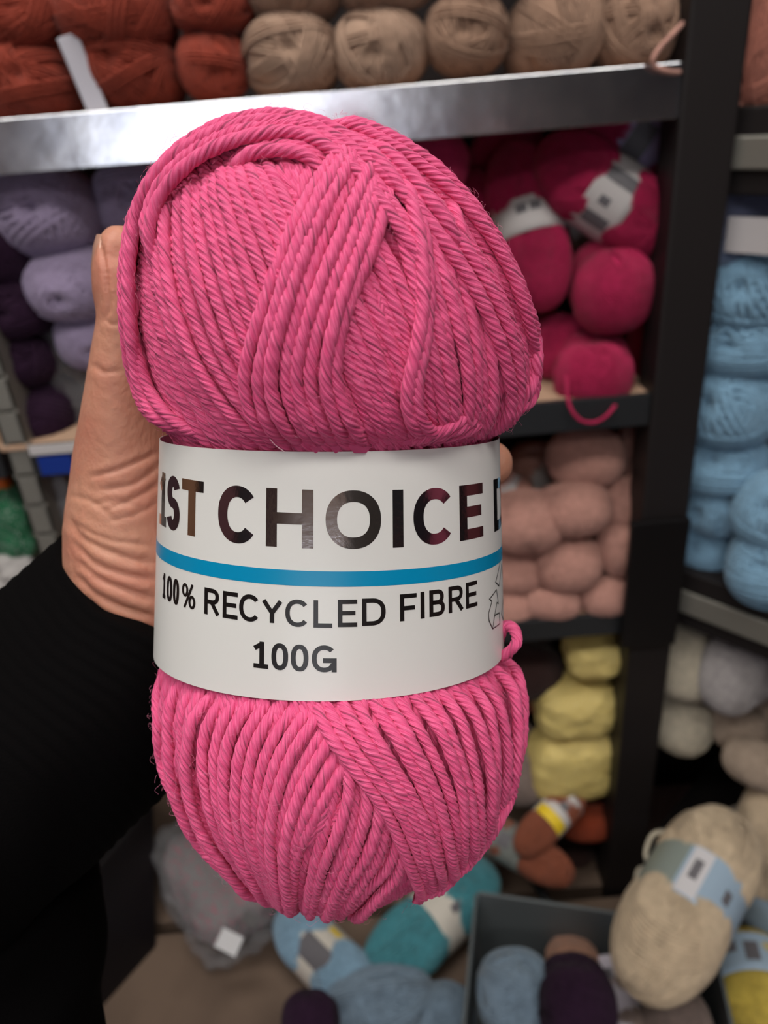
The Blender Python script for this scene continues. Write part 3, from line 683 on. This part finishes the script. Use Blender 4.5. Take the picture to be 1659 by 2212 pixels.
# rust balls
G1 = 'rust balls stacked at the left of the top shelf'
for px_, py_, w, h, lb in ((55, 45, 190, 150, 'rust yarn ball in the top left corner of the photo, with crossing strands'), (255, 40, 232, 170, 'rust yarn ball with a dark hole, upper row between two rust balls'), (465, 22, 165, 105, 'rust yarn ball in the upper row next to the taupe balls'),
                            (80, 190, 200, 165, 'wide rust yarn ball overhanging the shiny lip at far left'), (287, 162, 198, 150, 'rust yarn ball right of the white divider, lower row'), (462, 140, 148, 135, 'small rust yarn ball with centre hole beside the taupe balls, lower row')):
    end_ball(px_, py_, w*1.04, h*1.05, .80, rust, lb, G1)
tag(box('shelf_divider', (-.009, -.0015, -.030), (.009, .0015, .030), mat('white_plastic', (190, 188, 200), rough=.35), None, Matrix.Translation(PY(180, 162, .757)) @ Matrix.Rotation(R(-12), 4, 'Y'), .001), 'white plastic divider between the rust yarn balls', 'divider')
G2 = 'taupe balls stacked on the top shelf'
for px_, py_, w, h, lb, mm in ((635, -20, 205, 130, 'taupe yarn ball in the upper row next to the rust balls', taupe), (832, -25, 200, 100, 'taupe yarn ball in the upper row, second from the rust balls', taupe), (630, 128, 205, 165, 'taupe yarn ball in the lower row touching the rust ball', taupe), (822, 110, 203, 162, 'pale taupe yarn ball in the lower row, second from the rust balls', taupe),
                            (1008, 78, 178, 160, 'taupe yarn ball with a small dark hole, third in the lower row', taupe2), (1188, 82, 188, 188, 'taupe yarn ball sagging over the shelf lip', taupe2), (1362, 60, 178, 170, 'taupe yarn ball next to the black upright', taupe2), (1500, 70, 150, 160, 'taupe yarn ball half hidden behind the black upright', taupe2),
                            (1010, -90, 185, 165, 'taupe yarn ball of the upper row above the ball with the dark hole', taupe2), (1190, -110, 185, 165, 'taupe yarn ball of the upper row above the sagging ball', taupe2)):
    end_ball(px_, py_, w, h, .80, mm, lb, G2)
def strand_obj(name, pts, rad, m, label, parent=None):
    P = catmull(np.array([tuple(p) for p in pts]), 40); V, Fq = tube_np(P, rad, 8)
    o = link(name, mesh_np(name, V, Fq), None, m); return tag(o, label, 'yarn')
strand_obj('loose_strand', [PY(1520, 5, .80), PY(1476, 50, .752), PY(1420, 110, .735), PY(1412, 140, .735), PY(1445, 155, .737), PY(1482, 156, .752), PY(1530, 158, .78)], .0022, dusty, 'pinkish strand of yarn looping out by the black upright above the lip')
# lilac and plum
G3 = 'fluffy lilac balls on the second shelf'
for px_, py_, w, h, y_, lb in ((112, 460, 205, 170, .83, 'large fluffy lilac ball under the shiny lip at left'), (300, 430, 180, 140, .86, 'fluffy lilac ball behind the thumb tip, topmost on the right'), (165, 600, 190, 135, .82, 'fluffy lilac ball with a spiral centre, middle of the lilac pile'), (235, 575, 150, 120, .87, 'fluffy lilac ball hidden partly by the thumb, middle row'), (205, 715, 150, 120, .83, 'fluffy lilac ball at the bottom of the lilac pile beside the thumb'),
                            (420, 560, 170, 140, .86, 'fluffy lilac ball behind the pink skein')):
    end_ball(px_, py_, w*1.05, h*1.08, y_, lilac, lb, G3, FUZZ)
G4 = 'dark plum balls stacked at left of the second shelf'
for px_, py_, w, h, lb in ((0, 530, 170, 155, 'dark plum ball, topmost of the plum stack'), (30, 660, 180, 140, 'dark plum ball, second from the top of the plum stack'), (45, 775, 165, 125, 'dark plum ball, third from the top of the plum stack'), (90, 882, 160, 130, 'dark plum ball, lowest of the plum stack on the shelf')):
    end_ball(px_, py_, w, h, .82, plum, lb, G4, FUZZ)
# clear divider sheets between lilac and plum
def lump(name, P, sc, m, label, cat, seed=1, amp=.12, rot=(0, 0, 0), group=None, parent=None, fr=2.2):
    bm = bmesh.new(); bmesh.ops.create_icosphere(bm, subdivisions=5, radius=1)
    for v in bm.verts:
        d = v.co.normalized(); n = noise.noise(d*fr+Vector((seed*7.1, 0, 0)))+.5*noise.noise(d*fr*2.7+Vector((seed, 3, 0)))+.25*abs(noise.noise(d*fr*6+Vector((seed, 9, 0))))
        k = superr(np.array(d), 1, 1, 1, 3.2); v.co = d*k*(1+amp*n)
    o = bm_obj(name, bm, m, parent, smooth=True); o.location = P; o.scale = sc; o.rotation_euler = tuple(R(a) for a in rot)
    return tag(o, label, cat, group) if parent is None else o
lump('plastic_wrapper', PY(155, 790, .835), (.035, .03, .055), clear, 'crumpled clear wrapper between the lilac and plum balls', 'wrapper', 3)
lump('plastic_wrapper', PY(190, 880, .835), (.030, .03, .035), clear, 'clear wrapper on the shelf board right of the lowest plum ball', 'wrapper', 5)
# magenta skeins
def skein_obj(p1, p2, w, m, label, group, bandm=None, bpos=0., bw=.30, meshes=BULB, marks=(), roll_=0, cat='yarn', mark_m=None):
    """p1 -> p2 world ends of the skein; w thickness in metres"""
    ax = p2-p1; ln = ax.length; mid = (p1+p2)/2
    q = ax.to_track_quat('Z', 'Y'); root = empty('labelled_yarn_skein', mid, label, cat, group); root.rotation_mode = 'QUATERNION'
    from mathutils import Quaternion
    # turn so local x faces the viewer
    v = q.inverted() @ (CAM-mid); ang = math.atan2(v.y, v.x); root.rotation_quaternion = q @ Quaternion((0, 0, 1), ang+R(roll_))
    k = cnt.get('sk', 0); cnt['sk'] = k+1
    o = link('yarn', meshes[k % len(meshes)], root); set_mat(o, m); o.scale = (w/.083, w/.083, ln/.152)
    if bandm:
        hz = ln*bw/2; z0 = bpos*ln; rr = w/2*.97 if abs(bpos) > .1 else w/2*.93
        t = np.linspace(0, 2*PI, 48, endpoint=False); V = []
        for z in np.linspace(-hz, hz, 7): V.append(np.stack([rr*np.cos(t), rr*np.sin(t), 0*t+z0+z], -1))
        for z in (hz, -hz): V.append(np.stack([(rr-.0008)*np.cos(t), (rr-.0008)*np.sin(t), 0*t+z0+z], -1))
        bd = link('label_band', mesh_np('label_band', np.array(V).reshape(-1, 3), grid_faces(9, 48)), root, bandm)
        for (a0, a1, za, zb_, mm) in marks:
            tt_ = np.linspace(R(a0), R(a1), 12); V = [np.stack([(rr+.0004)*np.cos(tt_), (rr+.0004)*np.sin(tt_), 0*tt_+z0+z*hz], -1) for z in (za, zb_)]
            link('printed_mark', mesh_np('printed_mark', np.array(V).reshape(-1, 3), grid_faces(2, 12, wrap=False)), bd, mm)
    return root
G5 = 'bright magenta skeins and balls on the second shelf'
def mw(px_, P): return px_*depth(P)/F
bars = [(-8+k*5, -6+k*5, -.5, .5, blackp) for k in range(5)]
skein_obj(PY(1105, 315, .87), PY(1180, 665, .80), .078, magenta, 'magenta skein standing upright right of the pink skein, grey-white label around its middle', G5, paperg, -.03, .2, SMOOTHB, [(-25, -8, -.6, -.1, blackp), (-3, 14, -.6, -.1, blackp)])
skein_obj(PY(1165, 325, .83), PY(1450, 520, .80), .086, magenta, 'magenta skein with a slanting grey-white label, in the middle of the magenta pile', G5, paperg, -.0, .28, SMOOTHB, [(-40, -20, -.7, .7, blackp), (0, 12, -.4, .1, blackp), (25, 45, -.6, .6, blackp)])
skein_obj(PY(1250, 215, .875), PY(1500, 390, .86), .082, magenta, 'magenta skein with a lilac label tucked under the lip by the upright', G5, paperl, .0, .34, SMOOTHB, [(-30, 30, -.7, .2, blackp)])
skein_obj(PY(1190, 560, .93), PY(1330, 460, .92), .07, magenta, 'magenta skein lying deep in the pile with a small white label visible', G5, paperg, -.02, .3, SMOOTHB)
for px_, py_, w, h, y_, mm, lb in ((935, 350, 160, 140, .83, magenta2, 'lighter pink ball directly behind the top right of the pink skein'), (1100, 340, 180, 140, .955, magenta, 'shaded magenta ball under the shiny lip'), (1010, 440, 160, 150, .90, magenta, 'magenta ball hidden behind the shoulder of the pink skein'),
                            (1318, 618, 185, 195, .80, magenta, 'round magenta ball with a dark dimple at the right of the pile'), (1195, 745, 140, 150, .84, magenta, 'magenta ball low in the pile next to the pink skein'), (1278, 800, 182, 160, .79, magenta, 'magenta ball resting on the shelf lip, its strand hanging over'),
                            (1400, 720, 130, 230, .86, red, 'deep red ball squeezed against the black upright'), (1400, 560, 120, 130, .90, magenta, 'magenta ball deep in the pile by the upright'), (1060, 700, 160, 150, .86, magenta, 'magenta ball mostly hidden behind the pink skein, mid height'), (1090, 830, 150, 110, .86, plum, 'plum ball low behind the pink skein')):
    end_ball(px_, py_, w, h, y_, mm, lb, G5, SMOOTHB if mm is not plum else FUZZ, ln=.55)
strand_obj('loose_strand', [PY(1222, 800, .765), PY(1228, 868, .740), PY(1250, 905, .735), PY(1285, 912, .735), PY(1318, 890, .738), PY(1350, 840, .765)], .0020, magenta, 'magenta strand hanging in a loop over the dark lip')
# dusty pinks
G6 = 'dusty pink balls heaped on the third shelf'
k = 0
for px_, py_, w, h, y_, lb in ((1262, 990, 165, 128, .83, 'large dusty pink ball at the top of the dusty pink heap'), (1378, 978, 110, 120, .84, 'dusty pink ball beside the upright, top row'), (1160, 1000, 120, 90, .93, 'shaded dusty pink ball at the back under the dark lip'), (1130, 1130, 170, 132, .80, 'dusty pink ball next to the label of the pink skein'), (1232, 1100, 160, 118, .795, 'dusty pink ball with a dark centre, middle of the heap'),
                            (1355, 1075, 150, 120, .82, 'dusty pink ball against the upright, second row'), (1222, 1215, 142, 122, .79, 'round dusty pink ball in the third row'), (1345, 1178, 140, 130, .80, 'dusty pink ball against the upright, third row'), (1110, 1235, 125, 100, .80, 'dusty pink ball third row, next to the pink skein'), (1190, 1303, 122, 78, .775, 'small dusty pink ball lying on the lip, bottom row'),
                            (1305, 1285, 130, 92, .78, 'dusty pink ball at the bottom right of the heap'), (1095, 1315, 110, 80, .78, 'dusty pink ball at the bottom, right of the recycling symbol'), (1000, 1150, 150, 130, .84, 'dusty pink ball hidden behind the white label'), (960, 1280, 150, 120, .82, 'dusty pink ball hidden behind the lower label')):
    end_ball(px_, py_, w*1.08, h*1.12, y_, dusty, lb, G6, SMOOTHB, ln=.62, tilt=62)
skein_obj(PY(1115, 1010, .90), PY(1240, 1060, .86), .05, dusty, 'dusty pink skein with a small whitish label, behind the heap', G6, paperg, 0, .4, SMOOTHB)
skein_obj(PY(1060, 1040, .84), PY(1140, 1085, .82), .05, dusty, 'dusty pink skein with a greyish label right behind the fingertip', G6, paperg, 0, .45, SMOOTHB)
# blue column on the right unit
G7 = 'sky blue balls stacked on the right unit'
for px_, py_, w, h, o_, lb in ((1620, 615, 215, 185, .05, 'sky blue ball, topmost of the blue column under the clear wrapper'), (1600, 735, 225, 150, .05, 'sky blue ball, second from the top of the blue column, with a loose strand'), (1575, 865, 210, 185, .05, 'sky blue ball, third from the top of the blue column'), (1555, 1000, 190, 150, .05, 'sky blue ball, fourth from the top of the blue column'),
                            (1545, 1090, 185, 120, .05, 'sky blue ball, second from the bottom of the blue column'), (1522, 1172, 160, 118, .05, 'sky blue ball, lowest of the left blue column'), (1680, 1105, 170, 160, .03, 'sky blue ball at the photo\'s right edge, upper of two'), (1665, 1220, 165, 170, .02, 'sky blue ball at the right edge just above the rail')):
    end_ball(px_, py_, w, h*1.1, o_, sky, lb, G7, FUZZ if h > 130 else BALLS, plane='L', ln=.75, tilt=70)
lump('plastic_wrapper', PL(1625, 495, .055), (.058, .04, .042), clearblue, 'clear bluish wrapper on top of the blue column', 'wrapper', 8, .06)
P_ = PL(1640, 505, .0)
tag(box('wrapper_sticker', (-.03, -.001, -.018), (.045, .001, .014), mat('sticker_white', (190, 186, 190), rough=.4), None, Matrix.Translation(P_) @ Matrix.Rotation(math.atan2(RD.y, RD.x), 4, 'Z'), 0), 'white sticker on the clear wrapper above the blue yarn', 'sticker')
end_ball(1645, 110, 140, 250, .06, salmon, 'salmon pink ball in the top right corner beyond the black upright', 'salmon ball', BALLS, 'L')
strand_obj('loose_strand', [PL(1615, 30, .03), PL(1585, 110, .005), PL(1578, 160, .0), PL(1590, 215, .0), PL(1600, 228, .01)], .0022, salmon, 'salmon strand hanging beside the black upright')
# cream skeins right, under the grey rail
G8 = 'off white and beige skeins beneath the grey rail'
for px_, py_, w, h, o_, mm, lb in ((1490, 1420, 160, 190, .06, offwhite, 'off white yarn ball directly under the grey rail, next to the upright'), (1480, 1550, 145, 150, .06, offwhite, 'off white yarn ball hanging lowest by the upright'), (1600, 1440, 140, 210, .06, white_w, 'pale grey white yarn ball right of the off white ones'), (1610, 1560, 130, 130, .09, beige, 'beige yarn ball between the off white balls'), (1640, 1645, 140, 110, .05, beige, 'beige yarn ball low at the right edge')):
    end_ball(px_, py_, w*1.05, h, o_, mm, lb, G8, SMOOTHB, plane='L', ln=.6, tilt=75)
# yellow wrapped balls
G9 = 'yellow film wrapped balls on the lower shelf'
for px_, py_, w, h, lb, sd_ in ((1280, 1405, 130, 85, 'yellow film wrapped ball, topmost, just under the grey lip', 1), (1245, 1520, 185, 135, 'yellow film wrapped ball in the middle of the yellow ones', 2), (1235, 1640, 200, 180, 'largest yellow film wrapped ball, lowest of the yellow ones', 3)):
    P = PY(px_, py_, .80); d = depth(P); o = lump('wrapped_yarn_ball', P, (w*d/F/2*.95, .04, h*d/F/2*1.0), mat('yellow_wrapping', (226, 200, 118), rough=.4, spec=.5, vary=(40, (240, 224, 160), .45, .7), bump=(90, .4, .003)), lb, 'yarn', sd_, .07, group=G9)
for px_, py_, w, h, y_, mm, lb in ((1120, 1440, 190, 130, .84, brownd, 'dark brown ball under the grey lip left of the yellow ones'), (1170, 1480, 150, 120, .90, copper, 'copper brown ball behind the yellow wrapped balls'), (1120, 1640, 130, 190, .84, mauve, 'greyish mauve ball beside the lower bulb of the pink skein'), (1265, 1765, 130, 90, .80, orange_w, 'burnt orange ball below the yellow ones'), (1235, 1860, 110, 110, .82, brownd, 'dark brown ball by the foot of the upright')):
    end_ball(px_, py_, w, h, y_, mm, lb, 'brown and mauve balls on the lower shelf', SMOOTHB, ln=.6, tilt=60)
skein_obj(PZ(1120, 1840, .47), PZ(1255, 1700, .50), .055, copper, 'brown skein with a white and yellow-green label below the yellow balls', 'labelled brown skeins low down', paperg, .1, .4, SMOOTHB, [(-60, 60, -1, -.4, yellowp), (-10, 20, 0, .4, blackp)])
skein_obj(PZ(1030, 1780, .44), PZ(1235, 1900, .44), .062, copper, 'copper skein with a grey label beside the foot of the pink skein', 'labelled brown skeins low down', mat('grey_label', (122, 126, 124), rough=.5), -.12, .36, SMOOTHB, [(-20, 20, -.4, .3, blackp)])
# bottom: bags and skeins on the plinth
zP = .33
def rest(px_, py_, r): return PZ(px_, py_, zP+r)
P = rest(470, 1900, .05)
bag = empty('bagged_yarn', P, 'clear plastic bag of greyish yarn with a white sticker, lower left beneath the pink skein', 'bag')
q = (PZ(390, 1790, zP+.05)-PZ(570, 2080, zP+.05)).normalized().to_track_quat('Z', 'Y').to_euler()
for nm, sc, mm, sd_, am in (('plastic_bag', (.075, .055, .120), clear, 4, .16), ('yarn', (.060, .044, .100), mat('grey_pink_yarn', (136, 130, 132), rough=.9, vary=(14, (196, 84, 110), .56, .62), bump=(120, .5, .003)), 6, .10)):
    o = lump(nm, (0, 0, 0), sc, mm, None, None, sd_, am, parent=bag); o.rotation_euler = q
st = box('sticker', (-.017, -.012, 0), (.017, .012, .0006), mat('sticker_bright', (205, 205, 210), rough=.4), bag, Matrix.Translation(PZ(495, 2035, zP+.12)-P) @ Matrix.Rotation(R(-30), 4, 'Z') @ Matrix.Rotation(R(25), 4, 'X'), 0)
st2 = box('barcode', (-.012, -.008, 0), (.012, .008, .0006), mat('barcode_grey', (90, 88, 90), rough=.5), bag, Matrix.Translation(PZ(540, 1985, zP+.12)-P) @ Matrix.Rotation(R(-30), 4, 'Z') @ Matrix.Rotation(R(25), 4, 'X'), 0)
G10 = 'blue and teal skeins on the base board'
skein_obj(rest(610, 1975, .05), rest(810, 2180, .05), .085, paleblue, 'pale blue skein with a white and brown label under the foot of the pink skein', G10, mat('cream_label', (206, 200, 192), rough=.4), .0, .34, BULB, [(-15, 30, -.8, .8, blackp), (-60, -45, -.3, .3, yellowp)])
skein_obj(rest(800, 2110, .05), rest(1060, 1880, .05), .10, teal, 'variegated teal skein with a cream label, left of the grey box', G10, mat('cream_label', (206, 200, 192), rough=.4), .08, .3, BULB, [(0, 14, -.2, .3, blackp)])
end_ball(820, 2170, 240, 150, .37, greyblue, 'fuzzy grey blue ball at the bottom between plum ball and grey box', G10, BALLS, 'Z', .8, 40)
end_ball(950, 2190, 150, 120, .36, greyblue, 'dim grey blue ball tucked against the grey box', G10, BALLS, 'Z', .8, 40)
end_ball(672, 2205, 128, 120, .47, plum, 'dark plum ball cut by the bottom edge of the photo, left of the grey box', 'plum balls at the bottom', SMOOTHB, 'Z', .7, 30)
# grey box with balls
zb = .50
def Pz(x, y, z=zb): return PZ(x, y, z)
BL, BR, FL, FR = Pz(1032, 1930), Pz(1530, 2003), Pz(985, 2420), Pz(1625, 2420)
bin_ = empty('storage_box', (BL+BR+FL+FR)/4-Vector((0, 0, zb-zP-.001)), 'open grey box at the bottom right holding loose yarn balls', 'box')
def wall_poly(name, a, b_, m, th=.004, dz=None):
    dz = dz or zb-zP-.002; d = (b_-a).normalized(); n = Vector((-d.y, d.x, 0))*th; bm = bmesh.new()
    vs = [bm.verts.new(p-bin_.location) for p in (a, b_, b_+n, a+n)]; vb = [bm.verts.new(p-bin_.location-Vector((0, 0, dz))) for p in (a, b_, b_+n, a+n)]
    bm.faces.new(vs); bm.faces.new(vb[::-1])
    for i in range(4): bm.faces.new((vs[i], vb[i], vb[(i+1) % 4], vs[(i+1) % 4]))
    return bm_obj(name, bm, m, bin_, bevel=.001)
for a, b_ in ((BL, BR), (BR, FR), (FL, BL), (FR, FL)): wall_poly('box_side', a, b_, greymetal)
bm = bmesh.new(); vs = [bm.verts.new(p-bin_.location-Vector((0, 0, zb-zP-.004))) for p in (BL, FL, FR, BR)]; bm.faces.new(vs); o = bm_obj('box_floor', bm, greymetal, bin_)
sd_ = o.modifiers.new('s', 'SOLIDIFY'); sd_.thickness = .003
G11 = 'loose balls inside the grey box'
end_ball(1115, 2150, 165, 170, .47, greyblue, 'grey blue ball inside the grey box, left of the plum ball', G11, BALLS, 'Z', .8, 40)
end_ball(1245, 2165, 172, 185, .50, plum, 'dark plum ball inside the grey box, in front of the peach one', G11, SMOOTHB, 'Z', .8, 35)
end_ball(1240, 2100, 130, 140, .43, peach, 'peach ball behind the plum ball in the grey box', G11, SMOOTHB, 'Z', .8, 40)
end_ball(1450, 2210, 160, 150, .43, mauve, 'greyish brown ball at the bottom right inside the grey box', G11, SMOOTHB, 'Z', .8, 40)
skein_obj(PZ(1300, 2090, .44), PZ(1370, 2300, .44), .065, mauve, 'skein in the grey box with a pale lilac label, under the cream skein', G11, mat('pale_lilac_label', (196, 190, 204), rough=.45), -.1, .75, SMOOTHB, [(-20, 20, -.6, -.3, blackp), (0, 16, .0, .3, blackp)])
skein_obj(PZ(1578, 1775, .585), PZ(1378, 2135, .585), .118, cream, 'large cream skein with a pale blue and white label leaning on the grey box', 'cream skein', paperb, .03, .27, SMOOTHB, [(-5, 18, -.95, .95, mat('label_white', (212, 210, 216), rough=.4)), (2, 12, -.5, .3, blackp), (-40, -30, -.3, .2, blackp), (22, 80, -1, 1, mat('label_greygreen', (140, 150, 146), rough=.4))])
strand_obj('loose_strand', [PZ(1470, 1800, .60), PZ(1415, 1800, .60), PZ(1395, 1840, .60), PZ(1400, 1870, .59), PZ(1380, 1880, .585), PZ(1375, 1910, .58), PZ(1400, 1925, .58), PZ(1420, 1900, .58)], .0028, offwhite, 'off white strand curling left of the cream skein')
skein_obj(PL(1670, 1700, .04), PL(1660, 2010, .03), .095, cream, 'cream skein cut off by the right edge of the photo, beside the large cream one', 'cream skein at edge', paperb, .22, .25, SMOOTHB)
skein_obj(PZ(1600, 2020, .40), PZ(1660, 2260, .40), .10, yellow, 'yellow skein with a pale blue label in the lower right corner', 'yellow skeins', paperb, -.12, .35, SMOOTHB, [(-20, 0, -.5, .5, blackp), (10, 30, -.6, 0, blackp)])
tag(box('price_card', (-.03, -.02, 0), (.03, .02, .001), mat('card_grey', (120, 112, 104), rough=.6), None, Matrix.Translation(PL(1590, 1775, .03)) @ Matrix.Rotation(R(-30), 4, 'Y') @ Matrix.Rotation(R(60), 4, 'X'), 0), 'small greyish card behind the top of the cream skein', 'card')
# dark tube crossing behind
P1, P2 = PZ(1070, 1830, .40), PZ(1190, 1960, .40)
strand_obj('black_cable', [PZ(1010, 1800, .40), P1, PZ(1140, 1885, .40), P2, PZ(1230, 2010, .38)], .007, mat('black_rubber', (14, 14, 16), rough=.5), 'thick black cable lying left of the grey box')
bpy.data.objects['black_cable']['category'] = 'cable'
# left: black crate on the plinth
a_, b_ = PZ(340, 2045, zP), PZ(120, 2292, zP)
h_0 = next(k*.002 for k in range(1, 200) if (lambda c: CY-F*c.dot(Yc)/c.dot(fwd))(a_+Vector((0, 0, k*.002))-CAM) < 1742); d_ = (b_-a_).normalized(); n_ = Vector((d_.y, -d_.x, 0)); n_ = n_ if n_.x < 0 else -n_
bm = bmesh.new(); q = [a_, b_, b_+n_*.30, a_+n_*.30]; vs = [bm.verts.new(p) for p in q]; t0_, t1_ = PZ(334, 1736, zP+.14), PZ(130, 1965, zP+.14); vt = [bm.verts.new(p) for p in (t0_, t1_, t1_+n_*.30, t0_+n_*.30)]
bm.faces.new(vs[::-1]); bm.faces.new(vt)
for i in range(4): bm.faces.new((vs[i], vs[(i+1) % 4], vt[(i+1) % 4], vt[i]))
tag(bm_obj('storage_crate', bm, mat('black_gloss_plastic', (13, 10, 13), rough=.35, spec=.5), bevel=.004), 'black plastic crate on the brown base, below the black sleeve', 'crate')
# far left stock on lower shelves
lump('green_bag', PY(25, 1120, .80), (.030, .03, .05), mat('green_film', (12, 112, 70), rough=.35, vary=(22, (200, 205, 205), .58, .62), bump=(60, .4, .003)), 'green and white bag at the left edge below the slotted upright', 'bag', 12, .12)
lump('orange_packet', PY(2, 1055, .79), (.012, .012, .018), mat('orange_film', (206, 98, 34), rough=.4), 'small orange packet at the left edge above the green bag', 'packet', 13, .1)
lump('white_bag', PY(25, 1225, .79), (.032, .03, .026), mat('white_film', (196, 192, 192), rough=.35, bump=(50, .5, .003)), 'white plastic bag at the left edge above the sleeve', 'bag', 14, .15)
lump('silver_packet', PY(130, 1080, .80), (.022, .02, .042), mat('silver_film', (150, 150, 156), rough=.3, metal=.6, bump=(60, .5, .003)), 'crumpled silver packet below the blue shelf ticket', 'packet', 15, .15)
lump('brown_packet', PY(90, 1120, .84), (.03, .02, .05), mat('brown_film', (84, 66, 62), rough=.35), 'dark brown packet behind the slotted upright', 'packet', 16, .12)

# ================================================================== the rest of the shop behind the camera, and its light
def stock_block(name, lo, hi, rgb, label): tag(box(name, lo, hi, mat('stock_'+name+str(rgb[0]), rgb, rough=.8), bevel=.01), label, 'shelf')
op = empty('shelving_unit', (1.2, -1.6, 0), 'unseen opposite unit of plain coloured blocks, added for reflections', 'shelf')  # unseen blocks, toned for what the foil letters and top lip mirror
for i, (x0, x1, z0, z1, c) in enumerate(((.2, .55, .9, 1.3, (120, 50, 40)), (.6, 1.0, .9, 1.3, (52, 46, 50)), (1.05, 1.5, .9, 1.3, (30, 34, 42)), (.2, .7, 1.35, 1.8, (60, 56, 54)), (.75, 1.5, 1.35, 1.8, (40, 42, 48)), (.2, 1.5, .1, .85, (40, 36, 38)))):
    box('stock', (x0-1.2, -.15, z0), (x1-1.2, .2, z1), mat('stock_colour_%s' % 'abcdef'[i], c, rough=.8), op, bevel=.01)
def emis(name, rgb, s):
    m = bpy.data.materials.new(name); m.use_nodes = True; nt = m.node_tree; nt.nodes.remove(nt.nodes['Principled BSDF']); e = nt.nodes.new('ShaderNodeEmission')
    e.inputs[0].default_value = (*lin(rgb), 1); e.inputs[1].default_value = s; nt.links.new(e.outputs[0], nt.nodes['Material Output'].inputs[0]); return m
struct(box('wall_left', (-2.3, -3.34, 0), (-2.25, 1.3, 2.9), mat('wall_paint_plum', (104, 78, 88), rough=.9), bevel=0))  # side walls added out of view, toned to vary the foil reflections
struct(box('wall_right', (2.25, -3.34, 0), (2.3, 1.3, 2.9), mat('wall_paint_rose', (128, 84, 92), rough=.9), bevel=0))
for nm, x, rgbs in (('left', -2.2, ((34, 30, 34), (96, 60, 66), (40, 34, 36), (150, 110, 84))), ('right', 2.0, ((30, 32, 40), (176, 84, 112), (36, 34, 40), (120, 60, 70)))):
    sp = empty('shelving_unit', (x, -.8, 0), 'unseen plain coloured blocks on the %s side, added to vary the reflections' % nm, 'shelf')  # blocks added out of view to colour the foil letters' reflections
    for j, c in enumerate(rgbs): box('stock', (0, -1.2+j*.62, .2), (.2, -.65+j*.62, 2.1), mat('stock_%s_%s' % (nm, 'abcd'[j]), c, rough=.8), sp, bevel=.01)
wn = box('glow_panel', (-1.42, -3.335, .8), (.15, -3.32, 1.56), emis('glow_panel_emission', (244, 247, 255), 3.7), bevel=0); struct(wn)  # unseen glowing panel added and sized for the bright reflection in the top lip
lampm = emis('lamp_diffuser', (255, 250, 240), 14.)
for i, (x, y) in enumerate(((-.75, -.55), (.75, -.55), (-.2, .35), (0, -2.0))):
    cl_ = empty('ceiling_light', (x, y, 2.89), 'long ceiling light panel above the aisle, outside the photo', 'lamp', 'ceiling light panels')
    box('housing', (-.62, -.16, -.05), (.62, .16, .005), mat('lamp_housing', (220, 220, 220), rough=.5), cl_)
    box('diffuser', (-.6, -.14, -.06), (.6, .14, -.052), lampm, cl_, None, 0)
w = bpy.data.worlds.new('w'); S.world = w; w.use_nodes = True
w.node_tree.nodes['Background'].inputs[0].default_value = (.9, .92, 1, 1); w.node_tree.nodes['Background'].inputs[1].default_value = .35
S.view_settings.view_transform = 'Standard'; S.view_settings.look = 'None'; S.view_settings.gamma = 1; S.view_settings.use_curve_mapping = False
S.view_settings.exposure = 0.0
